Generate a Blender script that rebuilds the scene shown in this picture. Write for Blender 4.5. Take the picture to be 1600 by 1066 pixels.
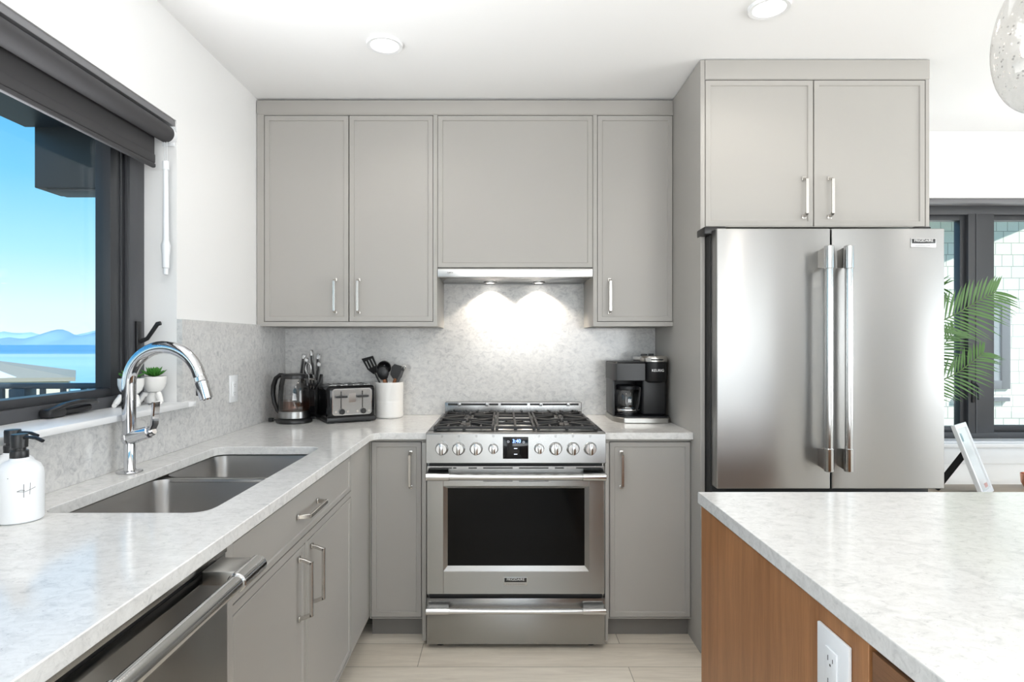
import bpy, bmesh, math, random
from mathutils import Vector, Matrix, Euler
from mathutils.geometry import tessellate_polygon
random.seed(7)
R = math.radians
S = bpy.context.scene
for o in list(bpy.data.objects): bpy.data.objects.remove(o)

# ------------------------------------------------------------------ camera
EYE = 1.306            # eye height, room axes: x right, y into the kitchen, z up
CEIL = 2.50
cam_d = bpy.data.cameras.new('camera'); cam = bpy.data.objects.new('camera', cam_d)
S.collection.objects.link(cam); S.camera = cam
cam.location = (0, 0, EYE); cam.rotation_euler = (R(90), 0, 0)
cam_d.sensor_width = 36; cam_d.lens = 36*950/1600
cam_d.shift_x = 14/1600; cam_d.shift_y = 3/1600
cam_d.clip_start = .02; cam_d.clip_end = 9000
# ------------------------------------------------------------------ colour
S.view_settings.view_transform = 'Standard'; S.view_settings.look = 'None'
S.view_settings.gamma = 1; S.view_settings.use_curve_mapping = False
S.view_settings.exposure = 0.54
# ------------------------------------------------------------------ sky
W = bpy.data.worlds.new('sky'); S.world = W; W.use_nodes = True
nt = W.node_tree; nt.nodes.clear()
out = nt.nodes.new('ShaderNodeOutputWorld'); bg = nt.nodes.new('ShaderNodeBackground')
tc = nt.nodes.new('ShaderNodeTexCoord'); sep = nt.nodes.new('ShaderNodeSeparateXYZ')
rp = nt.nodes.new('ShaderNodeValToRGB')
nt.links.new(tc.outputs['Generated'], sep.inputs[0]); nt.links.new(sep.outputs['Z'], rp.inputs[0])
nt.links.new(rp.outputs[0], bg.inputs[0]); nt.links.new(bg.outputs[0], out.inputs[0])
e = rp.color_ramp.elements
e[0].position = 0; e[0].color = (.80, .95, 1.0, 1); e[1].position = 1; e[1].color = (.05, .26, .62, 1)
for p, c in ((.05, (.72, .93, 1.0, 1)), (.12, (.42, .80, 1.0, 1)), (.22, (.19, .60, .97, 1)), (.36, (.08, .42, .84, 1))):
    x = e.new(p); x.color = c
bg.inputs[1].default_value = .85
# ------------------------------------------------------------------ sun and added fill lamps
def light(name, kind, loc, energy, color=(1,1,1), target=None, parent=None, **kw):
    d = bpy.data.lights.new(name, kind); d.energy = energy; d.color = color
    for k, v in kw.items(): setattr(d, k, v)
    o = bpy.data.objects.new(name, d); S.collection.objects.link(o); o.location = loc
    if target is not None:
        o.rotation_euler = (Vector(target)-Vector(loc)).to_track_quat('-Z', 'Y').to_euler()
    if parent: o.parent = parent
    return o
light('sun', 'SUN', (8, -8, 9), 3.6, (1, .96, .9), (8-5, -8+5.5, 9-6.0), angle=R(.6))
# added area fills in place of daylight, tilted up to brighten the ceiling
light('uplight_fill_rear', 'AREA', (1.6, -3.42, 1.40), 70, (.98, .99, 1), (1.6, 0, 4.4), shape='RECTANGLE', size=4.0, size_y=1.0, spread=R(120))
light('uplight_fill_right', 'AREA', (4.48, .80, 1.25), 32, (.98, .99, 1), (0, .80, 2.6), shape='RECTANGLE', size=2.7, size_y=1.1, spread=R(130))
light('area_fill_left', 'AREA', (-1.33, -1.5, 1.35), 22, (.98, .99, 1), (2, -1.5, 2.0), shape='RECTANGLE', size=2.0, size_y=1.3)

light('uplight_fill_sink_window', 'AREA', (-1.45, 1.15, 1.55), 18, (.98, .99, 1), (-1.45+1, 1.15, 1.55+1.6), shape='RECTANGLE', size=1.4, size_y=.8, spread=R(110))  # added lamp outside the sink window, beamed up at the ceiling
light('uplight_fill_side_window', 'AREA', (3.2, 3.60, 1.40), 4, (.98, .99, 1), (3.2, 3.60-1, 1.40+1.6), shape='RECTANGLE', size=2.0, size_y=.9, spread=R(110))  # added lamp at the right window, aimed up, its narrow beam missing the camera

# ------------------------------------------------------------------ materials
def mat(name, col=(.8,.8,.8), rough=.5, metal=0, spec=None, emit=None, es=1, trans=0, ior=None, aniso=0, coat=0):
    m = bpy.data.materials.new(name); m.use_nodes = True
    b = m.node_tree.nodes['Principled BSDF']
    b.inputs['Base Color'].default_value = (*col, 1); b.inputs['Roughness'].default_value = rough
    b.inputs['Metallic'].default_value = metal
    if spec is not None: b.inputs['Specular IOR Level'].default_value = spec
    if emit: b.inputs['Emission Color'].default_value = (*emit, 1); b.inputs['Emission Strength'].default_value = es
    if trans: b.inputs['Transmission Weight'].default_value = trans
    if ior: b.inputs['IOR'].default_value = ior
    if aniso: b.inputs['Anisotropic'].default_value = aniso
    if coat: b.inputs['Coat Weight'].default_value = coat
    return m
def N(m, t, **kw):
    n = m.node_tree.nodes.new(t)
    for k, v in kw.items():
        if k in n.inputs: n.inputs[k].default_value = v
        else: setattr(n, k, v)
    return n
def L(m, a, b): m.node_tree.links.new(a, b)
def P_(m): return m.node_tree.nodes['Principled BSDF']
def ramp(m, stops):
    r = N(m, 'ShaderNodeValToRGB'); e = r.color_ramp.elements
    e[0].position, e[0].color = stops[0][0], (*stops[0][1], 1)
    e[1].position, e[1].color = stops[-1][0], (*stops[-1][1], 1)
    for p, c in stops[1:-1]: x = e.new(p); x.color = (*c, 1)
    return r
def coords(m, scale=(1,1,1), kind='Object', rot=(0,0,0)):
    t = N(m, 'ShaderNodeTexCoord'); mp = N(m, 'ShaderNodeMapping'); mp.inputs['Scale'].default_value = scale
    mp.inputs['Rotation'].default_value = rot
    L(m, t.outputs[kind], mp.inputs[0]); return mp.outputs[0]
def bump(m, h, s=.1, d=.002):
    b = N(m, 'ShaderNodeBump'); b.inputs['Strength'].default_value = s; b.inputs['Distance'].default_value = d
    L(m, h, b.inputs['Height']); L(m, b.outputs[0], P_(m).inputs['Normal'])
def noise(m, vec, scale, detail=4, rough=.5, dist=0):
    n = N(m, 'ShaderNodeTexNoise'); n.inputs['Scale'].default_value = scale; n.inputs['Detail'].default_value = detail
    n.inputs['Roughness'].default_value = rough; n.inputs['Distortion'].default_value = dist
    L(m, vec, n.inputs['Vector']); return n.outputs['Fac']
def wallpaint(name, col, rough=.6):
    m = mat(name, col, rough); bump(m, noise(m, coords(m), 380, 2), .05, .0006); return m
M = {}
M['wall'] = wallpaint('white_wall_paint', (.86, .86, .855))
M['ceiling'] = wallpaint('white_ceiling_paint', (.92, .92, .92), .8)
M['trim'] = mat('white_trim_paint', (.84, .85, .86), .35)
def cabinet():
    m = mat('greige_cabinet_paint', (.395, .380, .357), .42, spec=.4); v = coords(m)
    bump(m, noise(m, v, 500, 2), .04, .0004); return m
M['cab'] = cabinet()
M['kick'] = mat('dark_greige_toe_kick', (.20, .19, .18), .5)
M['cabin'] = mat('shaded_cabinet_inside', (.05, .05, .048), .7)  # near-black, so gaps between fronts carry their shade in the colour
def quartz(name, lo, mid, hi, rough=.12, sc=1.0, k=.8):
    m = mat(name, hi, rough, spec=.5)
    v = coords(m, (1, 1.35, 1.35))
    a = noise(m, v, 34*sc, 10, .68, .9); r = ramp(m, [(.30, lo), (.43, mid), (.56, hi), (.8, tuple(min(1, c*1.05) for c in hi))]); L(m, a, r.inputs[0])
    b = noise(m, v, 95*sc, 5, .75, 1.3); r2 = ramp(m, [(.30, (.62,.62,.635)), (.42, (.96,.96,.96)), (1, (1,1,1))]); L(m, b, r2.inputs[0])
    mx = N(m, 'ShaderNodeMix'); mx.data_type = 'RGBA'; mx.blend_type = 'MULTIPLY'; mx.inputs[0].default_value = k
    L(m, r.outputs[0], mx.inputs[6]); L(m, r2.outputs[0], mx.inputs[7]); L(m, mx.outputs[2], P_(m).inputs['Base Color'])
    return m
M['quartz'] = quartz('white_veined_quartz', (.58,.58,.575), (.70,.695,.68), (.765,.76,.745))
M['splash'] = quartz('shaded_quartz_backsplash', (.42,.42,.43), (.57,.57,.57), (.67,.667,.655), .16)  # same stone as the worktop, its shade put into a greyer colour
def steel(name, col=(.37,.37,.367), rough=.25, axis=(1,1,200), s=.005, an=.8, ar=.25):
    m = mat(name, col, rough, 1.0)
    v = coords(m, axis); n = noise(m, v, 9, 3, .6)
    r = ramp(m, [(.3, (rough*.93,)*3), (.7, (rough*1.08,)*3)]); L(m, n, r.inputs[0]); L(m, r.outputs[0], P_(m).inputs['Roughness'])
    bump(m, n, s, .0004)
    tg = N(m, 'ShaderNodeTangent'); tg.direction_type = 'RADIAL'; tg.axis = 'Z'; L(m, tg.outputs[0], P_(m).inputs['Tangent']); P_(m).inputs['Anisotropic'].default_value = an; P_(m).inputs['Anisotropic Rotation'].default_value = ar
    return m
M['steel'] = steel('brushed_stainless_horizontal', axis=(1, 1, 200))
M['steelhood'] = steel('bright_brushed_steel', (.72,.72,.72), .30, (1, 1, 200))
M['steelv'] = steel('brushed_stainless_vertical', (.375,.375,.372), .32, (120, 120, 1), .008)
M['sinksteel'] = steel('satin_sink_steel', (.42,.41,.40), .36, (40, 1, 1), .05)
M['dwsteel'] = steel('dark_stainless', (.40,.39,.37), .30, (1, 120, 1), .06)
M['polish'] = mat('polished_steel', (.60,.60,.595), .16, 1)
M['knifesteel'] = mat('dull_knife_steel', (.50,.50,.50), .25, 1)
M['nickel'] = mat('satin_nickel', (.66,.64,.61), .24, 1)
M['chrome'] = mat('chrome', (.64,.645,.66), .05, 1)
M['black'] = mat('black_plastic', (.012,.012,.013), .35)
M['blackgloss'] = mat('gloss_black', (.006,.006,.007), .08, spec=.3)
M['ovenglass'] = mat('dark_oven_glass', (.003,.003,.003), .07, spec=.16)
M['iron'] = mat('cast_iron', (.022,.022,.023), .55)
M['dark'] = mat('dark_gap', (.02,.02,.02), .6)
M['charcoal'] = mat('charcoal_window_frame', (.060,.062,.068), .42)
M['charcoal2'] = mat('charcoal_sash', (.035,.037,.042), .4)
M['blind'] = mat('charcoal_blind_fabric', (.045,.044,.047), .8)
bump(M['blind'], noise(M['blind'], coords(M['blind']), 900, 1), .2, .0004)
M['headrail'] = mat('grey_headrail', (.20,.20,.21), .45)
M['white'] = mat('white_plastic', (.80,.82,.84), .3)
M['ceramic'] = mat('white_ceramic', (.82,.81,.79), .25, coat=.3)
M['bottle'] = mat('matte_white_bottle', (.82,.84,.86), .45)
M['ink'] = mat('black_print', (.02,.02,.02), .5)
M['badge_silver'] = mat('badge_silver', (.55,.55,.55), .4, 1)
M['lit'] = mat('silver_lettering', (.82,.82,.82), .35, .3)
M['greytext'] = mat('grey_lettering', (.22,.22,.22), .5)
M['blue'] = mat('blue_led', (.1,.2,.9), .5, emit=(.25,.42,1), es=2.2)
M['dimwhite'] = mat('white_led', (.5,.5,.5), .5, emit=(.8,.85,1), es=.7)
M['lens'] = mat('lamp_lens', (1,1,1), .5, emit=(1,.95,.88), es=9)
M['woodhandle'] = mat('brown_wood_handle', (.27,.10,.035), .45)
def wood(name, c1, c2, axis, scale=3, rough=.42):
    m = mat(name, c1, rough); v = coords(m, axis)
    a = noise(m, v, scale, 8, .62, .6); r = ramp(m, [(.25, c1), (.5, tuple((x+y)/2 for x, y in zip(c1, c2))), (.72, c2)])
    L(m, a, r.inputs[0])
    f = noise(m, v, scale*9, 4, .7); r2 = ramp(m, [(.3, (.72,.70,.68)), (.6, (1,1,1))]); L(m, f, r2.inputs[0])
    mx = N(m, 'ShaderNodeMix'); mx.data_type = 'RGBA'; mx.blend_type = 'MULTIPLY'; mx.inputs[0].default_value = .7
    L(m, r.outputs[0], mx.inputs[6]); L(m, r2.outputs[0], mx.inputs[7]); L(m, mx.outputs[2], P_(m).inputs['Base Color'])
    bump(m, f, .08, .0006); return m
M['walnut'] = wood('walnut_panel', (.27,.115,.042), (.45,.210,.085), (9, 9, .5))
M['walnut2'] = wood('walnut_drawer', (.15,.068,.030), (.27,.130,.060), (9, .5, 9))
M['tablewood'] = wood('pale_oak', (.38,.29,.20), (.52,.42,.31), (.6, 9, 9))
def floor_mat():
    m = mat('pale_oak_plank_floor', (.5,.45,.38), .38); 
    br = N(m, 'ShaderNodeTexBrick'); br.offset = .37; br.inputs['Scale'].default_value = 1
    br.inputs['Brick Width'].default_value = 1.35; br.inputs['Row Height'].default_value = .19
    br.inputs['Mortar Size'].default_value = .0016; br.inputs['Mortar Smooth'].default_value = .1
    br.inputs['Color1'].default_value = (.68,.62,.53,1); br.inputs['Color2'].default_value = (.80,.75,.665,1); br.inputs['Mortar'].default_value = (.30,.27,.22,1)
    t = N(m, 'ShaderNodeTexCoord'); mp = N(m, 'ShaderNodeMapping'); mp.inputs['Location'].default_value = (.62, -.005, 0)
    L(m, t.outputs['Object'], mp.inputs[0]); L(m, mp.outputs[0], br.inputs['Vector'])
    v = coords(m, (1.2, 12, 1)); g = noise(m, v, 3, 7, .65, .5); r = ramp(m, [(.25, (.78,.75,.72)), (.65, (1.05,1.04,1.02))]); L(m, g, r.inputs[0])
    mx = N(m, 'ShaderNodeMix'); mx.data_type = 'RGBA'; mx.blend_type = 'MULTIPLY'; mx.inputs[0].default_value = .9
    L(m, br.outputs['Color'], mx.inputs[6]); L(m, r.outputs[0], mx.inputs[7]); L(m, mx.outputs[2], P_(m).inputs['Base Color'])
    return m
M['floor'] = floor_mat()
def thin_glass(name, tint=(1,1,1), refl=1.0, rough=.0, seeds=False):
    m = bpy.data.materials.new(name); m.use_nodes = True; t = m.node_tree; t.nodes.clear()
    o = t.nodes.new('ShaderNodeOutputMaterial'); mx = t.nodes.new('ShaderNodeMixShader')
    tr = t.nodes.new('ShaderNodeBsdfTransparent'); tr.inputs[0].default_value = (*tint, 1)
    gl = t.nodes.new('ShaderNodeBsdfGlossy'); gl.inputs['Roughness'].default_value = rough
    lw = t.nodes.new('ShaderNodeLayerWeight'); lw.inputs['Blend'].default_value = .5
    pw = t.nodes.new('ShaderNodeMath'); pw.operation = 'POWER'; pw.inputs[1].default_value = 4.5; t.links.new(lw.outputs['Facing'], pw.inputs[0])
    ml = t.nodes.new('ShaderNodeMath'); ml.operation = 'MULTIPLY_ADD'; ml.inputs[1].default_value = .9*min(refl, 1); ml.inputs[2].default_value = .04*refl
    t.links.new(pw.outputs[0], ml.inputs[0]); t.links.new(ml.outputs[0], mx.inputs[0])
    t.links.new(tr.outputs[0], mx.inputs[1]); t.links.new(gl.outputs[0], mx.inputs[2])
    last = mx
    if seeds:
        tcn = t.nodes.new('ShaderNodeTexCoord'); vo = t.nodes.new('ShaderNodeTexVoronoi'); vo.inputs['Scale'].default_value = 75
        t.links.new(tcn.outputs['Object'], vo.inputs['Vector'])
        r = t.nodes.new('ShaderNodeValToRGB'); r.color_ramp.elements[0].position = .12; r.color_ramp.elements[0].color = (.6,.6,.6,1)
        r.color_ramp.elements[1].position = .24; r.color_ramp.elements[1].color = (.06,.06,.06,1)
        t.links.new(vo.outputs['Distance'], r.inputs[0])
        nz = t.nodes.new('ShaderNodeTexNoise'); nz.inputs['Scale'].default_value = 14; t.links.new(tcn.outputs['Object'], nz.inputs['Vector'])
        bp = t.nodes.new('ShaderNodeBump'); bp.inputs['Strength'].default_value = .5; bp.inputs['Distance'].default_value = .01
        t.links.new(nz.outputs['Fac'], bp.inputs['Height']); t.links.new(bp.outputs[0], gl.inputs['Normal'])
        df = t.nodes.new('ShaderNodeBsdfPrincipled'); df.inputs['Base Color'].default_value = (.16,.155,.15,1); df.inputs['Roughness'].default_value = .2
        m2 = t.nodes.new('ShaderNodeMixShader'); t.links.new(r.outputs[0], m2.inputs[0]); t.links.new(mx.outputs[0], m2.inputs[1]); t.links.new(df.outputs[0], m2.inputs[2]); last = m2
    t.links.new(last.outputs[0], o.inputs[0]); return m
M['pane'] = thin_glass('window_glass', (.97,.985,.99), .55)
M['kglass'] = thin_glass('kettle_glass', (.88,.88,.88), 1.6)
M['water'] = thin_glass('kettle_water', (.82,.62,.52), 1.0)
M['seed'] = thin_glass('seeded_glass', (.86,.86,.855), 1.5, .02, True)
M['frameart'] = mat('pale_print', (.72,.76,.77), .12)
M['copper'] = mat('copper', (.62,.30,.20), .22, 1)

# ------------------------------------------------------------------ mesh builder
class MB:
    def __init__(s, m=None): s.v, s.f, s.mi, s.mats = [], [], [], []; s.M = Matrix(); s.cur = 0; s.use(m) if m else None
    def use(s, m):
        if m not in s.mats: s.mats.append(m)
        s.cur = s.mats.index(m); return s
    def xf(s, M_): s.M = M_; return s
    def add(s, vs, fs, X=None):
        T = s.M @ X if X else s.M; n = len(s.v)
        s.v += [T @ Vector(v) for v in vs]; s.f += [[i+n for i in f] for f in fs]; s.mi += [s.cur]*len(fs); return s
    def addbm(s, bm, X=None):
        bm.verts.ensure_lookup_table(); bm.verts.index_update()
        s.add([v.co.copy() for v in bm.verts], [[v.index for v in f.verts] for f in bm.faces], X); bm.free(); return s
    def box(s, x0, x1, y0, y1, z0, z1, b=0, seg=2, X=None):
        if x0 > x1: x0, x1 = x1, x0
        if y0 > y1: y0, y1 = y1, y0
        if z0 > z1: z0, z1 = z1, z0
        bm = bmesh.new(); bmesh.ops.create_cube(bm, size=1)
        for v in bm.verts: v.co = Vector(((x0+x1)/2+v.co.x*(x1-x0), (y0+y1)/2+v.co.y*(y1-y0), (z0+z1)/2+v.co.z*(z1-z0)))
        if b: bmesh.ops.bevel(bm, geom=bm.edges[:], offset=min(b, .49*min(x1-x0, y1-y0, z1-z0)), segments=seg, affect='EDGES', profile=.5)
        return s.addbm(bm, X)
    def panel(s, x0, x1, y, z0, z1, th=.02, fr=.030, dp=.005, st=.0035):
        """door slab, front face at y looking to -y, with a slim recessed field"""
        bm = bmesh.new(); bmesh.ops.create_cube(bm, size=1)
        for v in bm.verts: v.co = Vector(((x0+x1)/2+v.co.x*(x1-x0), y+th/2+v.co.y*th, (z0+z1)/2+v.co.z*(z1-z0)))
        bmesh.ops.bevel(bm, geom=bm.edges[:], offset=.0012, segments=1, affect='EDGES')
        f = max((f for f in bm.faces if f.normal.y < -.9), key=lambda f: f.calc_area())
        if fr:
            bmesh.ops.inset_region(bm, faces=[f], thickness=fr, depth=0)
            bmesh.ops.inset_region(bm, faces=[f], thickness=st, depth=-dp)
        return s.addbm(bm)
    def prism(s, outer, holes, z0, z1):
        loops = [outer]+holes; n = 0; vs, fs = [], []
        tri = tessellate_polygon([[Vector((x, y, 0)) for x, y in l] for l in loops])
        flat = [p for l in loops for p in l]; k = len(flat)
        vs = [(x, y, z0) for x, y in flat]+[(x, y, z1) for x, y in flat]
        for t in tri:
            a, b, c = [Vector(flat[i]+(0,)) for i in t]
            if (b-a).cross(c-a).z < 0: t = t[::-1]
            fs.append([i+k for i in t]); fs.append(list(t)[::-1])
        for li, l in enumerate(loops):
            ar = sum(l[i][0]*l[(i+1) % len(l)][1]-l[(i+1) % len(l)][0]*l[i][1] for i in range(len(l)))
            for i in range(len(l)):
                a, b = n+i, n+(i+1) % len(l)
                q = [a, b, b+k, a+k]
                if (ar > 0) != (li == 0): q = q[::-1]
                fs.append(q)
            n += len(l)
        return s.add(vs, fs)
    def lathe(s, prof, n=40, X=None, cap=True, sx=1, sy=1):
        vs, fs = [], []; k = len(prof)
        for r, z in prof:
            for i in range(n):
                a = 2*math.pi*i/n; vs.append((r*math.cos(a)*sx, r*math.sin(a)*sy, z))
        for j in range(k-1):
            for i in range(n):
                i2 = (i+1) % n; fs.append([j*n+i, j*n+i2, (j+1)*n+i2, (j+1)*n+i])
        if cap:
            if prof[0][0] > 1e-5: fs.append(list(range(n))[::-1])
            if prof[-1][0] > 1e-5: fs.append([(k-1)*n+i for i in range(n)])
        return s.add(vs, fs, X)
    def cyl(s, a, b, r, r2=None, n=28, bev=0):
        a, b = Vector(a), Vector(b); d = b-a; Lh = d.length
        X = Matrix.Translation(a) @ d.to_track_quat('Z', 'Y').to_matrix().to_4x4(); r2 = r if r2 is None else r2
        p = [(r, 0), (r2, Lh)] if not bev else [(r-bev, 0), (r, bev), (r2, Lh-bev), (r2-bev, Lh)]
        return s.lathe(p, n, X)
    def sweep(s, path, sec, closed=False, up=None, scales=None):
        """sec: list of 2D points; swept along path with a steady frame"""
        path = [Vector(p) for p in path]; k = len(sec); vs, fs = [], []
        t0 = (path[1]-path[0]).normalized(); u = Vector(up) if up else (Vector((0,0,1)) if abs(t0.z) < .9 else Vector((1,0,0)))
        u = (u-t0*u.dot(t0)).normalized(); pt = t0
        for i, p in enumerate(path):
            if i == 0: t = t0
            elif i == len(path)-1: t = (path[i]-path[i-1]).normalized()
            else: t = ((path[i]-path[i-1]).normalized()+(path[i+1]-path[i]).normalized()).normalized()
            q = pt.rotation_difference(t); u = q @ u; u = (u-t*u.dot(t)).normalized(); pt = t; w = t.cross(u)
            m = 1.0
            if 0 < i < len(path)-1:
                c = max(.35, math.cos(((path[i]-path[i-1]).angle(path[i+1]-path[i]))/2)); m = 1.0
            sc = scales[i] if scales else 1
            for a, b in sec: vs.append(p+(w*a+u*b)*sc*m)
        for i in range(len(path)-1):
            for j in range(k):
                j2 = (j+1) % k; fs.append([i*k+j, i*k+j2, (i+1)*k+j2, (i+1)*k+j])
        fs.append(list(range(k))[::-1]); fs.append([(len(path)-1)*k+j for j in range(k)])
        return s.add(vs, fs)
    def tube(s, path, r, n=14, scales=None): return s.sweep(path, [(r*math.cos(2*math.pi*i/n), r*math.sin(2*math.pi*i/n)) for i in range(n)], scales=scales)
    def text(s, body, size, loc, ext=.0006, off=0.0, face='front', align='CENTER', squash=1, slope=0):
        c = bpy.data.curves.new('t', 'FONT'); c.body = body; c.size = size; c.extrude = ext; c.offset = off
        c.align_x = align; c.align_y = 'CENTER'; c.resolution_u = 3
        o = bpy.data.objects.new('t', c); S.collection.objects.link(o); bpy.context.view_layer.update()
        me = o.evaluated_get(bpy.context.evaluated_depsgraph_get()).to_mesh()
        X = Matrix.Translation(loc) @ Matrix.Rotation(R(90), 4, 'X') @ Matrix.Scale(squash, 4, (1,0,0))
        if face == 'right': X = Matrix.Translation(loc) @ Matrix.Rotation(R(90), 4, 'Z') @ Matrix.Rotation(R(90), 4, 'X')
        s.add([v.co.copy() for v in me.vertices], [list(p.vertices) for p in me.polygons], X)
        bpy.data.objects.remove(o); bpy.data.curves.remove(c); return s
    def build(s, name, parent=None, world=False, bevel=0, smooth=True, origin=None, angle=32):
        me = bpy.data.meshes.new(name); T = Matrix()
        if parent is not None and world: T = wm(parent).inverted()
        vs = [T @ v for v in s.v]; loc = Vector((0,0,0))
        if parent is None:
            lo = [min(v[i] for v in vs) for i in range(3)]; hi = [max(v[i] for v in vs) for i in range(3)]
            loc = Vector(origin) if origin else Vector(((lo[0]+hi[0])/2, (lo[1]+hi[1])/2, lo[2])); vs = [v-loc for v in vs]
        me.from_pydata(vs, [], s.f)
        for m in s.mats: me.materials.append(m)
        for p, i in zip(me.polygons, s.mi): p.material_index = i; p.use_smooth = smooth
        me.validate(); 
        if smooth: me.set_sharp_from_angle(angle=R(angle))
        o = bpy.data.objects.new(name, me); S.collection.objects.link(o); o.location = loc
        if parent is not None: o.parent = parent
        if bevel:
            b = o.modifiers.new('bevel', 'BEVEL'); b.width = bevel; b.segments = 2; b.limit_method = 'ANGLE'; b.angle_limit = R(40)
        return o
def wm(o):
    m = Matrix()
    while o: m = (Matrix.Translation(o.location) @ o.rotation_euler.to_matrix().to_4x4() @ Matrix.Diagonal((*o.scale, 1))) @ m; o = o.parent
    return m
def tag(o, label=None, cat=None, group=None, kind=None):
    if label: o['label'] = label
    if cat: o['category'] = cat
    if group: o['group'] = group
    if kind: o['kind'] = kind
    return o
def thing(name, label, cat, loc=(0,0,0), rz=0, group=None):
    o = bpy.data.objects.new(name, None); S.collection.objects.link(o); o.location = loc; o.rotation_euler = (0,0,rz)
    o.empty_display_size = .05
    return tag(o, label, cat, group)
def struct(o): o['kind'] = 'structure'; return o
def copy_tree(o, parent=None):
    c = o.copy(); S.collection.objects.link(c)
    if parent: c.parent = parent
    for ch in list(o.children): copy_tree(ch, c)
    return c
def rrect(x0, x1, y0, y1, r, n=6):
    pts = []
    for cx, cy, a0 in ((x1-r, y1-r, 0), (x0+r, y1-r, 90), (x0+r, y0+r, 180), (x1-r, y0+r, 270)):
        for i in range(n+1): a = R(a0+90*i/n); pts.append((cx+r*math.cos(a), cy+r*math.sin(a)))
    return pts
def circ(r, n=16): return [(r*math.cos(2*math.pi*i/n), r*math.sin(2*math.pi*i/n)) for i in range(n)]
def rsec(w, h, b=.001): return [(w/2-b, -h/2), (w/2, -h/2+b), (w/2, h/2-b), (w/2-b, h/2), (-w/2+b, h/2), (-w/2, h/2-b), (-w/2, -h/2+b), (-w/2+b, -h/2)]

# ------------------------------------------------------------------ room shell
WL = -1.205; WB = 3.33; WW = 3.43      # left wall, kitchen back wall, window wall
WINY0, WINY1, WZ0, WZ1 = .42, 2.245, 1.067, 2.126
b = MB(M['floor']).box(-1.45, 4.7, -3.7, 3.65, -.10, 0); struct(b.build('floor'))
b = MB(M['ceiling']).box(-1.45, 4.7, -3.7, 3.65, CEIL, CEIL+.12); struct(b.build('ceiling'))
b = MB(M['wall'])
X0, X1 = -1.43, WL
def wall_with_holes_x(b, x0, x1, ya, yb, holes):   # wall lying along y
    y = ya
    for h0, h1, z0, z1 in holes:
        b.box(x0, x1, y, h0, 0, CEIL); b.box(x0, x1, h0, h1, 0, z0) if z0 > 0 else None; b.box(x0, x1, h0, h1, z1, CEIL); y = h1
    b.box(x0, x1, y, yb, 0, CEIL)
wall_with_holes_x(b, X0, X1, -3.7, 3.6, [(-2.6, -.4, .7, 2.1), (WINY0, WINY1, WZ0, WZ1)]); struct(b.build('wall_left', smooth=False))
b = MB(M['wall']).box(WL, 1.80, WB, 3.6, 0, CEIL); struct(b.build('wall_back', smooth=False))
RX0, RX1, RZ0, RZ1 = 2.15, 4.3, .742, 2.126
b = MB(M['wall']).box(1.80, RX0, WW, 3.65, 0, CEIL).box(RX1, 4.6, WW, 3.65, 0, CEIL).box(RX0, RX1, WW, 3.65, 0, RZ0).box(RX0, RX1, WW, 3.65, RZ1, CEIL); struct(b.build('wall_window_side', smooth=False))
b = MB(M['wall']); wall_with_holes_x(b, 4.6, 4.7, -3.7, 3.65, [(-.4, 2.5, .6, 2.1)]); struct(b.build('wall_right', smooth=False))
b = MB(M['wall']).box(WL, -.5, -3.6, -3.5, 0, CEIL).box(3.7, 4.6, -3.6, -3.5, 0, CEIL).box(-.5, 3.7, -3.6, -3.5, 2.3, CEIL).box(-.5, 3.7, -3.6, -3.5, 0, .88); struct(b.build('wall_front', smooth=False))
b = MB(M['trim']).box(1.9, 4.6, WW-.015, WW, 0, .12, .003); struct(b.build('baseboard_back'))

# left window: frame, sash, glass, sill
w1 = thing('window_1', None, None, (-1.36, 1.33, WZ0)); struct(w1)
FX = -1.324
b = MB(M['charcoal'])
zb = 1.088
def frame_x(b, xa, xb, y0, y1, z0, z1, w, wb=None, wt=None, bev=.002):
    wb = wb or w; wt = wt or w
    b.box(xa, xb, y0, y0+w, z0, z1, bev).box(xa, xb, y1-w, y1, z0, z1, bev).box(xa, xb, y0+w, y1-w, z0, z0+wb, bev).box(xa, xb, y0+w, y1-w, z1-wt, z1, bev)
frame_x(b, -1.41, FX, WINY0, WINY1, zb, WZ1, .088, .037, .06)
b.box(FX-.012, FX-.006, WINY1-.093, WINY1-.083, zb+.037, WZ1-.06)
b.build('window_frame', w1, True)
b = MB(M['charcoal2']); frame_x(b, -1.395, -1.342, WINY0+.088, WINY1-.088, zb+.037, WZ1-.06, .078, .026, .04)
b.box(-1.350, -1.338, WINY1-.118, WINY1-.110, zb+.06, WZ1-.1).build('sash', w1, True)
MB(M['pane']).box(-1.372, -1.368, WINY0+.16, WINY1-.16, zb+.06, WZ1-.09).build('window_pane', w1, True)
b = MB(M['trim']); b.box(-1.405, -1.160, WINY0, WINY1-.0005, zb-.020, zb, .003).box(WL+.0005, -1.160, WINY1, WINY1+.055, zb-.020, zb, .003); b.build('window_sill', w1, True)
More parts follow.
